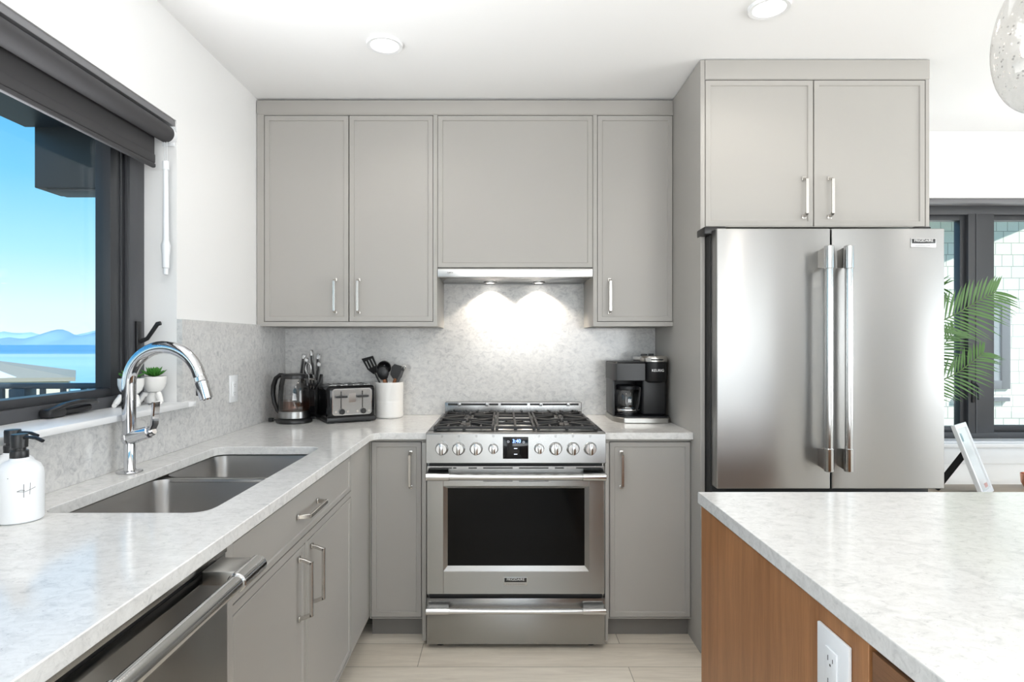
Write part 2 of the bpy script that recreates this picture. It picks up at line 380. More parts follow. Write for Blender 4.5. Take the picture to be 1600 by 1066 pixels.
# crank handle and sash lock
b = MB(M['black']); p0 = Vector((FX+.022, 1.73, 1.108))
b.box(FX, FX+.035, 1.73, 1.80, 1.090, 1.116, .008)
b.sweep([(FX+.025, 1.74, 1.110), (FX+.035, 1.79, 1.124), (FX+.036, 1.85, 1.128), (FX+.030, 1.92, 1.124), (FX+.024, 1.945, 1.117)], rsec(.022, .013, .004), scales=[.8,1,1.05,1.1,.7])
b.sweep([(FX+.012, 1.76, 1.100), (FX+.014, 1.85, 1.102), (FX+.012, 1.925, 1.104)], rsec(.02, .018, .005)); b.build('crank_handle', w1, True)
b = MB(M['black']); b.box(FX, FX+.012, 2.185, 2.213, 1.24, 1.385, .004)
b.sweep([(FX+.014, 2.195, 1.310), (FX+.040, 2.195, 1.322), (FX+.064, 2.19, 1.352), (FX+.080, 2.188, 1.374), (FX+.092, 2.188, 1.377)], rsec(.012, .016, .004), scales=[1,.9,.9,1,.9]); b.build('sash_lock', w1, True)

# roller blind
bl = thing('roller_blind', 'rolled-up charcoal roller blind at the head of the window over the sink', 'blind', (-1.25, 1.33, 1.94))
MB(M['headrail']).box(-1.300, WL-.004, WINY0+.01, WINY1-.002, 2.103, 2.1255, .002).build('headrail', bl, True)
MB(M['blind']).cyl((-1.226, WINY0+.03, 2.066), (-1.226, WINY1-.03, 2.066), .031, n=36, bev=.004).build('roller', bl, True)
b = MB(M['blind']); yA, yB = WINY0+.05, WINY1-.055
b.sweep([(-1.257, yA, 2.0), (-1.257, yB, 2.0)], [(.0, -.055), (.0015, -.055), (.0015, .066), (.0, .066)], up=(0,0,1)); b.build('fabric', bl, True)
b = MB(M['blind']).box(-1.2630, -1.2510, yA, yB, 1.952, 1.985, .004).box(-1.265, -1.249, yA, yB, 1.936, 1.952, .005); b.build('hem_bar', bl, True)
b = MB(M['white']); b.cyl((-1.226, WINY1-.030, 2.066), (-1.226, WINY1-.004, 2.066), .027, n=30).box(-1.255, -1.209, WINY1-.010, WINY1-.003, 2.03, 2.103, .002)
for q in range(3): b.cyl((-1.22+.012*q-.01, WINY1-.014, 2.094), (-1.22+.012*q-.01, WINY1-.011, 2.094), .003, n=10)
b.build('bracket', bl, True)
cx, cy = -1.222, WINY1-.042
b = MB(M['white'])
for sx in (-.004, .004):
    for i in range(20): b.lathe([(0, -.0022), (.0018, -.001), (.0018, .001), (0, .0022)], 8, Matrix.Translation((cx+sx, cy, 1.965+i*.0052)), cap=False)
b.build('bead_chain', bl, True)
b = MB(M['white']).lathe([(.006, 0), (.0085, .001), (.0085, .018), (.012, .02), (.013, .055), (.0155, .075), (.0165, .085), (.0105, .10), (.0085, .30), (.0115, .302), (.0115, .325), (.006, .328)], 20, Matrix.Translation((cx, cy, 1.565))); 
for i in range(len(b.v)): b.v[i].z = 1.553+(b.v[i].z-1.565)*(.414/.328)
b.build('tension_wand', bl, True)

# right window
w2 = thing('window_2', None, None, (3.2, 3.55, RZ0)); struct(w2)
def frame_y(b, x0, x1, ya, yb, z0, z1, w, wb=None, wt=None, bev=.002):
    wb = wb or w; wt = wt or w
    b.box(x0, x0+w, ya, yb, z0, z1, bev).box(x1-w, x1, ya, yb, z0, z1, bev).box(x0+w, x1-w, ya, yb, z0, z0+wb, bev).box(x0+w, x1-w, ya, yb, z1-wt, z1, bev)
FY = 3.53
zs = RZ0+.010
b = MB(M['charcoal']); frame_y(b, RX0, RX1, FY, FY+.09, zs, RZ1-.012, .05, .035, .062)
b.box(2.70, 2.85, FY-.002, FY+.09, zs+.03, RZ1-.07, .002).box(2.742, 2.748, FY-.006, FY, zs+.03, RZ1-.07); b.build('window_frame', w2, True)
b = MB(M['charcoal2']); frame_y(b, RX0+.05, 2.70, FY+.02, FY+.07, zs+.035, RZ1-.074, .032, .03, .03)
frame_y(b, 2.85, RX1-.05, FY+.02, FY+.07, zs+.035, RZ1-.074, .012, .035, .03); b.build('sash', w2, True)
MB(M['pane']).box(RX0+.08, 2.67, FY+.04, FY+.044, zs+.06, RZ1-.10).box(2.86, RX1-.06, FY+.04, FY+.044, zs+.065, RZ1-.10).build('window_pane', w2, True)
MB(M['trim']).box(RX0-.05, RX1+.05, WW-.035, WW-.0005, RZ0-.022, RZ0+.002, .003).box(RX0, RX1, WW-.001, FY, RZ0+.0005, RZ0+.009).build('window_sill', w2, True)
MB(M['trim']).box(RX0-.03, RX1+.03, WW-.014, WW-.0005, RZ0-.115, RZ0-.022, .002).build('apron', w2, True)
b = MB(M['black']); b.box(2.716, 2.734, FY-.012, FY-.001, .96, 1.09, .004).sweep([(2.725, FY-.014, 1.07), (2.728, FY-.04, 1.05), (2.728, FY-.045, .98)], rsec(.014, .014, .003)).build('sash_lock', w2, True)
MB(M['headrail']).box(RX0+.002, RX1-.002, WW+.02, FY-.002, 2.100, RZ1-.001, .002).build('head_trim', w2, True)

# ------------------------------------------------------------------ outdoors, left: porch roof, railing, sea
pr = thing('porch_roof', 'dark porch roof end with dropped beam outside the window over the sink', 'roof', (-1.75, 2.6, 2.0))
M['soffit'] = mat('dark_soffit', (.055,.060,.066), .5); M['beam'] = mat('beam_grey', (.12,.13,.14), .5)
b = MB(M['soffit']).box(-2.06, -1.43, -1.0, 2.62, 2.235, 2.30, .004); b.build('soffit', pr, True)
b = MB(M['soffit']).box(-2.02, -1.45, 2.62, 2.78, 1.975, 2.30, .004); b.build('beam', pr, True)
MB(M['beam']).box(-1.98, -1.50, 2.64, 2.76, 1.966, 1.976, .002).build('beam_cap', pr, True)
rl = thing('deck_railing', 'dark metal deck railing outside the window over the sink', 'railing', (-3.4, 3.8, .0))
M['rail'] = mat('dark_rail', (.045,.065,.08), .4)
MB(M['rail']).box(-6, -1.6, 3.78, 3.83, 1.02, 1.055, .004).build('top_rail', rl, True)
MB(M['rail']).box(-6, -1.6, 3.79, 3.82, .10, .135, .003).build('bottom_rail', rl, True)
MB(M['rail']).box(-3.06, -2.96, 3.76, 3.86, 0, 1.02, .004).build('post', rl, True)
MB(M['rail']).box(-5.0, -4.90, 3.76, 3.86, 0, 1.02, .004).build('post', rl, True)
for i in range(-9, 11):
    x = -2.88+.128*i
    if abs(x+3.01) > .07: MB(M['rail']).box(x-.012, x+.012, 3.793, 3.817, .13, 1.025).build('baluster', rl, True)
M['deck'] = mat('deck_boards', (.30,.29,.27), .7)
MB(M['deck']).box(-6, -1.43, -1, 3.9, -.12, 0).build('deck'); struct(bpy.data.objects['deck'])
M['ground'] = mat('dry_grass', (.16,.17,.09), .9)
b = MB(M['ground']).box(-60, 60, -50, 46, -5.2, -5.0); g = b.build('ground'); struct(g)
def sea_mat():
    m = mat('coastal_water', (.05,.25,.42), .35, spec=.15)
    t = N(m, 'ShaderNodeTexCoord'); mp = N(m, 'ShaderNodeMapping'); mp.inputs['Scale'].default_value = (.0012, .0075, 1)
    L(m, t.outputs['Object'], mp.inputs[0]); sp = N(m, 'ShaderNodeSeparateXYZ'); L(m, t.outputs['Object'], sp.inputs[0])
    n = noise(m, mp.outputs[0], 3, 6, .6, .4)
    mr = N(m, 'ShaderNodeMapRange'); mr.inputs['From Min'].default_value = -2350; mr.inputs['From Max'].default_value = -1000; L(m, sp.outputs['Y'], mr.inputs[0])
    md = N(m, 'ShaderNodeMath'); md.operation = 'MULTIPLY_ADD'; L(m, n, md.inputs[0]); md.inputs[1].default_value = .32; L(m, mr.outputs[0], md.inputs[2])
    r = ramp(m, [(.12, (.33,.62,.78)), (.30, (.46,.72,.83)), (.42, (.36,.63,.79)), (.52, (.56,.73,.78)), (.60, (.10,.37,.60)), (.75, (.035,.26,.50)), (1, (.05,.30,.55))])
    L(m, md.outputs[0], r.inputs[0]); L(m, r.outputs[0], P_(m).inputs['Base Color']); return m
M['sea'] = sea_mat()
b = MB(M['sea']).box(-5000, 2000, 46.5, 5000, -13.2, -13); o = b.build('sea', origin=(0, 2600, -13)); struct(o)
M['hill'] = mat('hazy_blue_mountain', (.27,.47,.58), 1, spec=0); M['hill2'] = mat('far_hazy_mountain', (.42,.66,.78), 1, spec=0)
def ridge(name, m, y, pts, z0=-13, thick=500):
    b = MB(m); vs = []; fs = []; n = len(pts)
    rows = [(0, 0), (.35, .55), (.7, 1), (1, 0)]
    for k, (t, h) in enumerate(rows):
        for i, (x, z) in enumerate(pts):
            j = math.sin(i*1.7+k)*.06*(0 < k < 3)
            vs.append((x, y+t*thick, z0+(z-z0)*(h+(j if k == 1 else 0))))
    for k in range(3):
        for i in range(n-1): fs.append([k*n+i, k*n+i+1, (k+1)*n+i+1, (k+1)*n+i])
    o = b.add(vs, fs).build(name, angle=180); struct(o); return o
D1 = 4200
def px(x, y, d): return ((x-786)*d/950, EYE+(536-y)*d/950)
pl = [(-300,541),(-200,530),(-100,531),(-40,528),(0,529),(15,527),(30,529),(50,529),(60,526),(70,521),(80,517),(90,515),(98,515),(107,518),(118,524),(128,525),(138,522),(150,519),(160,520),(172,522),(200,524),(230,530),(260,541)]
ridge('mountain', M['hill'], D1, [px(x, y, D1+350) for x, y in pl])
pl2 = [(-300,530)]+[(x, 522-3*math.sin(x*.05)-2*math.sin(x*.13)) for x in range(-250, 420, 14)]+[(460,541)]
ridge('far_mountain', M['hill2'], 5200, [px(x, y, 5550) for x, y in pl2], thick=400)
# neighbour's roof below
M['shingle'] = mat('tan_roof_shingle', (.36,.35,.29), .9); M['nwall'] = mat('pale_house_wall', (.72,.68,.58), .8); M['nwhite'] = mat('house_white', (.85,.85,.84), .6)
bump(M['shingle'], noise(M['shingle'], coords(M['shingle']), 30, 3), .4, .01)
nh = thing('neighbour_house', 'low house with tan hipped roof beyond the deck railing', 'house', (-27, 32, -5))
b = MB(M['shingle']); dN = 30.0
def wpt(x, y, d): return Vector(((x-786)*d/950, d, EYE+(536-y)*d/950))
A = wpt(118, 590, 30); ez = A.z; C_ = A+Vector((-5.6, 8, 0)); Bp = A+Vector((-12, -3, 0)); Dp = C_+Vector((-12, -3, 0)); t1 = (A+C_)/2+Vector((-5, -1.2, .95)); t2 = (A+C_)/2+Vector((-9, -2.2, .95))
vs = [Bp, A, C_, Dp, t1, t2]+[v-Vector((0,0,.18)) for v in (Bp, A, C_, Dp)]
b.add(vs, [[0,1,4,5],[1,2,4],[2,3,5,4],[3,0,5],[0,6,7,1],[1,7,8,2],[2,8,9,3],[3,9,6,0],[6,9,8,7]]); b.build('roof', nh, True, smooth=False)
c4 = [A+(t1-A)*.06, C_+(t1-C_)*.06, Dp+(t2-Dp)*.06, Bp+(t2-Bp)*.06]
MB(M['nwall']).prism([(v.x, v.y) for v in c4], [], -5, ez-.19).build('wall', nh, True)
b = MB(M['nwhite']); g0, g1, g2 = wpt(-60, 594, 26), wpt(25, 590, 26), wpt(-15, 575, 26); b.add([g0, g1, g2, g0+Vector((-.3,.4,0)), g1+Vector((-.3,.4,0)), g2+Vector((-.3,.4,0))], [[0,1,2],[1,4,5,2],[0,2,5,3],[3,5,4],[0,3,4,1]]); b.build('gable', nh, True, smooth=False)

# ------------------------------------------------------------------ outdoors, right: shingled neighbour
def siding():
    m = mat('pale_green_shingle_siding', (.66,.70,.60), .85)
    t = N(m, 'ShaderNodeTexCoord'); sp = N(m, 'ShaderNodeSeparateXYZ'); L(m, t.outputs['Object'], sp.inputs[0])
    cb = N(m, 'ShaderNodeCombineXYZ'); L(m, sp.outputs['X'], cb.inputs[0]); L(m, sp.outputs['Z'], cb.inputs[1])
    br = N(m, 'ShaderNodeTexBrick'); br.offset = .5; br.squash = .7; br.squash_frequency = 3; L(m, cb.outputs[0], br.inputs['Vector'])
    for k, v in (('Scale', 1), ('Brick Width', .17), ('Row Height', .125), ('Mortar Size', .004), ('Mortar Smooth', .3)): br.inputs[k].default_value = v
    br.inputs['Color1'].default_value = (.78,.80,.70,1); br.inputs['Color2'].default_value = (.84,.85,.77,1); br.inputs['Mortar'].default_value = (.42,.43,.37,1)
    L(m, br.outputs['Color'], P_(m).inputs['Base Color']); bump(m, br.outputs['Fac'], .5, .01); return m
M['siding'] = siding()
nb = thing('shingled_house', 'pale green shingled house wall right outside the right window', 'house', (4.5, 7.0, -5))
SY = 6.5
MB(M['siding']).box(2.0, 10, SY, SY+4, -5, 4.2).build('siding_wall', nb, True)
def spx(x, y, d=SY): return ((x-786)*d/950, EYE+(536-y)*d/950)
b = MB(M['beam']); (xa, za), (xb, zb_) = spx(1500, 468, SY-.03), spx(1579, 608, SY-.03)
frame_y(b, xa, xb, SY-.03, SY+.02, zb_, za, .09, .09, .06); b.box(xa-.05, xb-.02, SY-.05, SY, zb_-.13, zb_-.09); b.build('window_frame', nb, True)
M['nglass'] = mat('rippled_house_glass', (.30,.33,.34), .15); bump(M['nglass'], noise(M['nglass'], coords(M['nglass']), 30, 3), .6, .01)
MB(M['nglass']).box(xa+.09, xb-.09, SY-.012, SY-.004, zb_+.09, za-.06).build('window_pane', nb, True)
b = MB(M['nwhite'])   # sloping rake overhang
b.add([(2.0, SY-.75, 2.75), (4.9, SY-.75, 2.78), (10, SY-.75, 4.9), (10, SY, 4.9), (4.9, SY, 2.78), (2.0, SY, 2.75)]+[(2.0, SY-.75, 3.0), (4.9, SY-.75, 3.03), (10, SY-.75, 5.1), (10, SY, 5.1), (4.9, SY, 3.03), (2.0, SY, 3.0)],
      [[0,5,4,1],[1,4,3,2],[6,7,10,11],[7,8,9,10],[0,1,7,6],[1,2,8,7],[0,6,11,5],[2,3,9,8],[5,11,10,4],[4,10,9,3]]); b.build('eave', nb, True, smooth=False)

# ------------------------------------------------------------------ cabinets
def pull(b, x, y, z, L_=.150, vertical=True, proj=.030):
    """bow bar pull centred at x,z on a face at y (facing -y)"""
    h = L_/2
    pts = [(0, 0, h+.006), (0, -.012, h+.004), (0, -proj, h-.006), (0, -proj, -h+.006), (0, -.012, -h-.004), (0, 0, -h-.006)]
    if not vertical: pts = [(p[2], p[1], 0) for p in pts]
    # straight bar plus two canted posts, with square feet
    q = [Vector((x+p[0], y+p[1], z+p[2])) for p in pts]
    up = (1,0,0) if vertical else (0,0,1)
    sec = rsec(.0085, .0125, .0012)
    b.sweep([q[0], q[1]-(q[1]-q[2])*.2, q[2]], rsec(.010, .0125, .0012), up=up)
    b.sweep([q[5], q[4]-(q[4]-q[3])*.2, q[3]], rsec(.010, .0125, .0012), up=up)
    d = (q[3]-q[2]).normalized()*.0045
    b.sweep([q[2]-d, q[3]+d], sec, up=up)
    for s_ in (0, 5):
        c = q[s_]; b.box(c.x-.008, c.x+.008, y-.004, y+.0005, c.z-.008, c.z+.008, .0012)
    return b
def carcass(b, x0, x1, yf, yb, z0, z1, frame=.0, openings=()):
    """closed box whose front (yf) has door openings (x0,x1,z0,z1) 3 cm deep"""
    b.box(x0, x1, yf+.024, yb, z0, z1)
    # face frame as strips around the openings: grid of cells
    xs = sorted({x0, x1, *[o[0] for o in openings], *[o[1] for o in openings]}); zs_ = sorted({z0, z1, *[o[2] for o in openings], *[o[3] for o in openings]})
    for i in range(len(xs)-1):
        for j in range(len(zs_)-1):
            cx_, cz_ = (xs[i]+xs[i+1])/2, (zs_[j]+zs_[j+1])/2
            if not any(o[0] < cx_ < o[1] and o[2] < cz_ < o[3] for o in openings): b.box(xs[i], xs[i+1], yf, yf+.0245, zs_[j], zs_[j+1])
    return b
UF = 2.969       # front of upper cabinets
def ux(x): return (x-786)*UF/950
def uz(y): return EYE+(536-y)*UF/950
g = .0022
ZB, ZT, ZD0, ZD1 = uz(510), CEIL-.012, uz(503), uz(180)
# left pair
u = thing('upper_cabinet', 'greige double-door wall cabinet above the kettle and toaster', 'cabinet', ((ux(405)+ux(683))/2, 3.14, ZB))
x0, x1 = WL+.003, ux(683)
xa, xm, xb = ux(412.5), ux(545), ux(677)
carcass(MB(M['cab']), x0, x1, UF, WB-.001, ZB, ZD1+.004, openings=[(xa, xb, ZD0, ZD1)]).build('body', u, True, smooth=False)
MB(M['cabin']).box(xa, xb, UF+.021, UF+.0235, ZD0, ZD1).build('gap_shade_sheet', u, True)  # dark sheet close behind the doors, standing in for shade in the gaps
for a, c, hx in ((xa, xm, 524), (xm, xb, 560.5)):
    d = MB(M['cab']).panel(a+g, c-g, UF+.0005, ZD0+g, ZD1-g).build('door', u, True)
    pull(MB(M['nickel']), ux(hx), UF+.0005, uz(463), .148).build('handle', d, True)
# hood cabinet
hx0, hx1 = ux(683), ux(927)
u = thing('hood_cabinet', 'greige single-panel cabinet enclosing the range hood', 'cabinet', ((hx0+hx1)/2, 3.14, uz(418)))
carcass(MB(M['cab']), hx0+.0005, hx1-.0005, UF, WB-.001, uz(420.5), ZD1+.004, openings=[(hx0+.002, hx1-.002, uz(419.5), ZD1)]).build('body', u, True, smooth=False)
MB(M['cab']).panel(hx0+.0035, hx1-.0035, UF+.0005, uz(418), ZD1-g).build('door', u, True)
MB(M['cabin']).box(hx0+.002, hx1-.002, UF+.021, UF+.0235, uz(419), ZD1).build('gap_shade_sheet', u, True)
# right single
PX = .830
u = thing('upper_cabinet', 'greige single-door wall cabinet above the coffee maker', 'cabinet', ((hx1+PX)/2, 3.14, ZB))
xa, xb = ux(933), ux(1051.5)
carcass(MB(M['cab']), hx1, PX-.001, UF, WB-.001, ZB, ZD1+.004, openings=[(xa, xb, ZD0, ZD1)]).build('body', u, True, smooth=False)
d = MB(M['cab']).panel(xa+g, xb-g, UF+.0005, ZD0+g, ZD1-g).build('door', u, True)
pull(MB(M['nickel']), ux(952.5), UF+.0005, uz(463), .148).build('handle', d, True)
MB(M['cabin']).box(xa, xb, UF+.021, UF+.0235, ZD0, ZD1).build('gap_shade_sheet', u, True)
b = MB(M['cab']).box(x0, PX-.001, UF-.004, UF+.10, ZD1+.004, CEIL-.010, .001); tag(b.build('crown_board'), 'flat greige board between the wall cabinets and the ceiling', 'trim board')
# fridge enclosure
FF = 2.557
def fx(x): return (x-786)*FF/950
def fz(y): return EYE+(536-y)*FF/950
u = thing('fridge_cabinet', 'tall greige cabinet with side panel and double doors above the refrigerator', 'cabinet', ((PX+fx(1452))/2, 3.0, 0))
xr = fx(1452)
MB(M['cab']).box(PX, PX+.019, FF, WB-.001, 0.0, CEIL-.004, .001).build('side_panel', u, True)
zb2 = fz(355)
xa, xm, xb = fx(1101), fx(1271.5), fx(1446.5)
carcass(MB(M['cab']), PX+.0195, xr, FF, WB-.001, zb2, fz(97), openings=[(xa+.002, xb, zb2+.002, fz(124.5))]).build('body', u, True, smooth=False)
MB(M['cabin']).box(xa+.003, xb, FF+.021, FF+.0235, zb2, fz(124.5)).build('gap_shade_sheet', u, True)
MB(M['cab']).box(PX+.0195, xr, FF-.003, FF+.10, fz(123.5), CEIL-.004, .001).build('top_board', u, True)
for a, c, hx in ((xa+.002, xm, 1256), (xm, xb, 1296)):
    d = MB(M['cab']).panel(a+g, c-g, FF+.0005, zb2+.003, fz(125.5), fr=.028).build('door', u, True)
    pull(MB(M['nickel']), fx(hx), FF+.0005, fz(309), .148).build('handle', d, True)

# base cabinets on the back wall
CT, CB = .914, .884      # worktop top and underside
BF = 2.680
def bx(x): return (x-786)*BF/950
def bz(y): return EYE+(536-y)*BF/950
KZ = bz(965.5)
LX = -.587               # front plane of the left run
RL, RR = -.330, .4385    # range niche
u = thing('base_cabinet', 'narrow single-door greige base cabinet left of the range', 'cabinet', (-.46, 3.0, 0))
x0, x1 = LX+.0005, RL-.002
xa, xb = bx(579.5), bx(659)
carcass(MB(M['cab']), x0, x1, BF, WB-.03, KZ-.004, CB, openings=[(xa, xb, KZ, bz(689.5))]).build('body', u, True, smooth=False)
d = MB(M['cab']).panel(xa+g, xb-g, BF+.0005, KZ+g, bz(691), fr=.028).build('door', u, True)
pull(MB(M['nickel']), bx(641.5), BF+.0005, bz(734), .140).build('handle', d, True)
MB(M['kick']).box(x0, x1-.019, BF+.048, BF+.066, 0, KZ-.0045).build('toe_kick', u, True)
MB(M['cab']).box(x1-.017, x1, BF-.055, BF-.0005, .02, CB-.012, .001).box(x1-.017, x1, BF, BF+.07, 0.0, KZ-.004).build('filler_strip', u, True)
u = thing('base_cabinet', 'narrow single-door greige base cabinet right of the range', 'cabinet', (.63, 3.0, 0))
x0, x1 = RR+.002, PX-.001; xa, xb = bx(952), bx(1083)
xb = min(xb, x1-.001)
carcass(MB(M['cab']), x0, x1, BF, WB-.03, KZ-.004, CB, openings=[(xa, xb, KZ, bz(689.5))]).build('body', u, True, smooth=False)
d = MB(M['cab']).panel(xa+g, xb-g, BF+.0005, KZ+g, bz(691), fr=.028).build('door', u, True)
pull(MB(M['nickel']), bx(971), BF+.0005, bz(734), .140).build('handle', d, True)
MB(M['kick']).box(x0+.019, x1, BF+.048, BF+.066, 0, KZ-.0045).build('toe_kick', u, True)
MB(M['cab']).box(x0, x0+.013, BF-.055, BF-.0005, .02, CB-.012, .001).box(x0, x0+.015, BF, BF+.07, 0.0, KZ-.004).build('filler_strip', u, True)

# left run: built facing -y in a turned frame (u = distance into the kitchen)
TL = Matrix.Translation((LX, 0, 0)) @ Matrix(((0,-1,0,0),(1,0,0,0),(0,0,1,0),(0,0,0,1)))   # local x -> world y, local -y -> world +x
SY0, SY1 = 1.300, 2.353
lz = lambda y, d: EYE-(y-536)*d/950
ZDT = .872; ZDB = EYE-.572; ZRT = EYE-.592; ZK = .108
u = thing('sink_cabinet', 'greige base cabinet with one wide drawer over two doors under the sink', 'cabinet', (LX-.28, 1.83, 0))
m1, m2 = 1.806, 1.833
b = MB(M['cab']).xf(TL)
for a, c, z0, z1 in ((SY0, SY1+.001, ZDT, CB), (SY0+.020, SY1-.006, ZRT, ZDB), (SY0, SY1+.001, ZK-.008, ZK), (SY0, SY0+.020, ZK, ZDT), (SY1-.006, SY1+.001, ZK, ZDT)): b.box(a, c, 0, .0245, z0, z1)
b.box(SY0, SY0+.018, .0245, .55, ZK-.008, CB).box(SY1-.018, SY1, .0245, .55, ZK-.008, CB).box(SY0, SY1, .0245, .55, ZK-.008, ZK+.01).box(SY0, SY1, .54, .55, ZK, CB)
b.box(m1+.001, m2-.008, .001, .0245, ZK, ZRT); b.build('body', u, True, smooth=False)
MB(M['cabin']).xf(TL).box(SY0+.02, SY1-.006, .0215, .0235, ZK, ZDT).build('gap_shade_sheet', u, True)
def flat(a, c, z0, z1): return MB(M['cab']).xf(TL).panel(a+g, c-g, .0005, z0+g, z1-g, fr=.0)
d = MB(M['cab']).xf(TL).panel(SY0+.02+.003, SY1-.006-.003, .0005, ZDB+.003, ZDT-.003, fr=.022, dp=.0035).build('drawer', u, True)
b = MB(M['nickel']).xf(TL); pull(b, 1.833, .0005, EYE-.499, .168, False, .032).build('handle', d, True)
d = MB(M['cab']).xf(TL).panel(SY0+.02+.003, m1-.002, .0005, ZK+.003, ZRT-.004, fr=.022, dp=.0035).build('door', u, True)
pull(MB(M['nickel']).xf(TL), 1.751, .0005, EYE-.709, .160, True, .036).build('handle', d, True)
d = MB(M['cab']).xf(TL).panel(m2-.005, SY1-.006-.003, .0005, ZK+.003, ZRT-.004, fr=.022, dp=.0035).build('door', u, True)
pull(MB(M['nickel']).xf(TL), 1.868, .0005, EYE-.709, .160, True, .036).build('handle', d, True)
MB(M['kick']).xf(TL).box(SY0, SY1, .05, .066, 0, ZK-.009).build('toe_kick', u, True)
u = thing('corner_cabinet', 'plain greige corner panel between the sink cabinet and the back run', 'cabinet', (LX-.28, 2.6, 0))
MB(M['cab']).xf(TL).box(SY1+.004, BF+.02, .0015, .55, ZK-.008, CB).build('body', u, True, smooth=False)
MB(M['kick']).xf(TL).box(SY1+.004, BF+.06, .05, .066, 0, ZK-.009).build('toe_kick', u, True)
u = thing('end_cabinet', 'greige base cabinet under the worktop nearest the viewer, beside the dishwasher', 'cabinet', (LX-.28, .4, 0))
MB(M['cab']).xf(TL).box(.12, .650, 0, .55, ZK-.008, CB).build('body', u, True, smooth=False)
MB(M['kick']).xf(TL).box(.12, .650, .05, .066, 0, ZK-.009).build('toe_kick', u, True)

# dishwasher
DY0, DY1 = .665, 1.285
u = thing('dishwasher', 'dark stainless dishwasher with thick bar handle beside the sink cabinet', 'dishwasher', (LX-.28, (DY0+DY1)/2, 0))
MB(M['dark']).xf(TL).box(DY0, DY1, .02, .55, .02, CB-.004).build('body', u, True)
MB(M['cab']).xf(TL).box(DY1+.0005, SY0-.0005, 0, .02, .1, CB).build('filler_strip', u, True)
MB(M['steel']).xf(TL).box(DY0, DY1, -.004, .02, CB-.019, CB-.0005, .001).build('control_strip', u, True)
dd = MB(M['dwsteel']).xf(TL).box(DY0+.002, DY1-.003, -.006, .019, .12, CB-.042, .002).build('door', u, True)
MB(M['kick']).xf(TL).box(DY0, DY1, .05, .066, 0, .10).build('toe_kick', u, True)
hz, hxp = EYE-.455, -.082
b = MB(M['polish']).xf(TL); b.cyl((DY0+.03, hxp, hz), (DY1-.03, hxp, hz), .0150, n=40)
for a, c in ((DY0+.02, DY0+.125), (DY1-.135, DY1-.030)):
    b.cyl((a, hxp, hz), (c, hxp, hz), .0185, n=40, bev=.002)
b.use(M['dwsteel'])
for a, c in ((DY0+.03, DY0+.11), (DY1-.115, DY1-.035)): b.box(a, c, hxp+.004, -.0065, hz-.013, hz+.015, .003)
b.build('handle', dd, True)

# ------------------------------------------------------------------ worktops
CX = -.568; CF = 2.649
sink_hole = rrect(-1.075, -.686, 1.404, 2.294, .045)
outer = [(WL+.0005, .12), (CX, .12), (CX, CF-.05), (CX+.008, CF-.018), (CX+.03, CF), (RL-.001, CF), (RL-.001, WB-.001), (WL+.0005, WB-.001)]
wt = MB(M['quartz']).prism(outer, [sink_hole], CB+.0005, CT).build('worktop', bevel=.002, angle=25)
tag(wt, 'long L-shaped white quartz worktop with the sink cut into it', 'countertop')
wt2 = MB(M['quartz']).prism([(RR+.001, CF), (PX-.0005, CF), (PX-.0005, WB-.001), (RR+.001, WB-.001)], [], CB+.0005, CT).build('worktop', bevel=.002, angle=25)
tag(wt2, 'short white quartz worktop under the coffee maker', 'countertop')
BS = WL+.020
b = MB(M['splash']).box(WL+.0005, BS, WINY1, WB-.0205, CT+.0005, 1.394).box(WL+.0005, BS, .12, WINY1, CT+.0005, 1.0675)
tag(b.build('backsplash', origin=(WL, 1.5, CT)), 'grey-veined quartz backsplash along the left wall under the window', 'backsplash')
hz_ = uz(420)-.045
b = MB(M['splash']).xf(Matrix.Translation((0, WB-.0005, 0)) @ Matrix.Rotation(R(90), 4, 'X')).prism([(BS, CT+.0005), (PX-.001, CT+.0005), (PX-.001, ZB-.001), (hx1+.001, ZB-.001), (hx1+.001, hz_), (hx0-.001, hz_), (hx0-.001, ZB-.001), (BS, ZB-.001)], [], 0, .0195)
tag(b.build('backsplash', origin=(0, WB, CT)), 'grey-veined quartz backsplash on the wall behind the range', 'backsplash')

# sink
sk = thing('sink', 'undermount stainless double-bowl sink below the window', 'sink', (-.88, 1.85, .66))
def bowl(y0, y1, zt, zbot=.665):
    b = MB(M['sinksteel']); lo = []
    x0, x1 = -1.088, -.673
    rings = [(0, zt, .05), (.004, zt-.02, .05), (.010, zbot+.03, .045), (.022, zbot+.006, .04), (.045, zbot, .04), (.12, zbot-.004, .03)]
    n = 7; k = 4*(n)
    vs = []; fs = []
    for ins, z, r in rings: vs += [(x, y, z) for x, y in rrect(x0+ins, x1-ins, y0+ins, y1-ins, r, n-1)]
    for j in range(len(rings)-1):
        for i in range(k): fs.append([j*k+i, (j+1)*k+i, (j+1)*k+(i+1) % k, j*k+(i+1) % k])
    fs.append([(len(rings)-1)*k+i for i in range(k)])
    return b.add(vs, fs)
bowl(1.390, 1.912, CB-.006).build('bowl', sk, True, angle=50); bowl(1.940, 2.308, CB-.006).build('bowl', sk, True, angle=50)
MB(M['sinksteel']).box(-1.084, -.677, 1.909, 1.943, CB-.022, CB-.008, .006).build('divider', sk, True)
for yy in (1.65, 2.12): MB(M['polish']).lathe([(.0, .006), (.02, .003), (.036, .003), (.042, .006), (.044, .001)], 30, Matrix.Translation((-.93, yy, .6615)), cap=False).build('drain', sk, True)

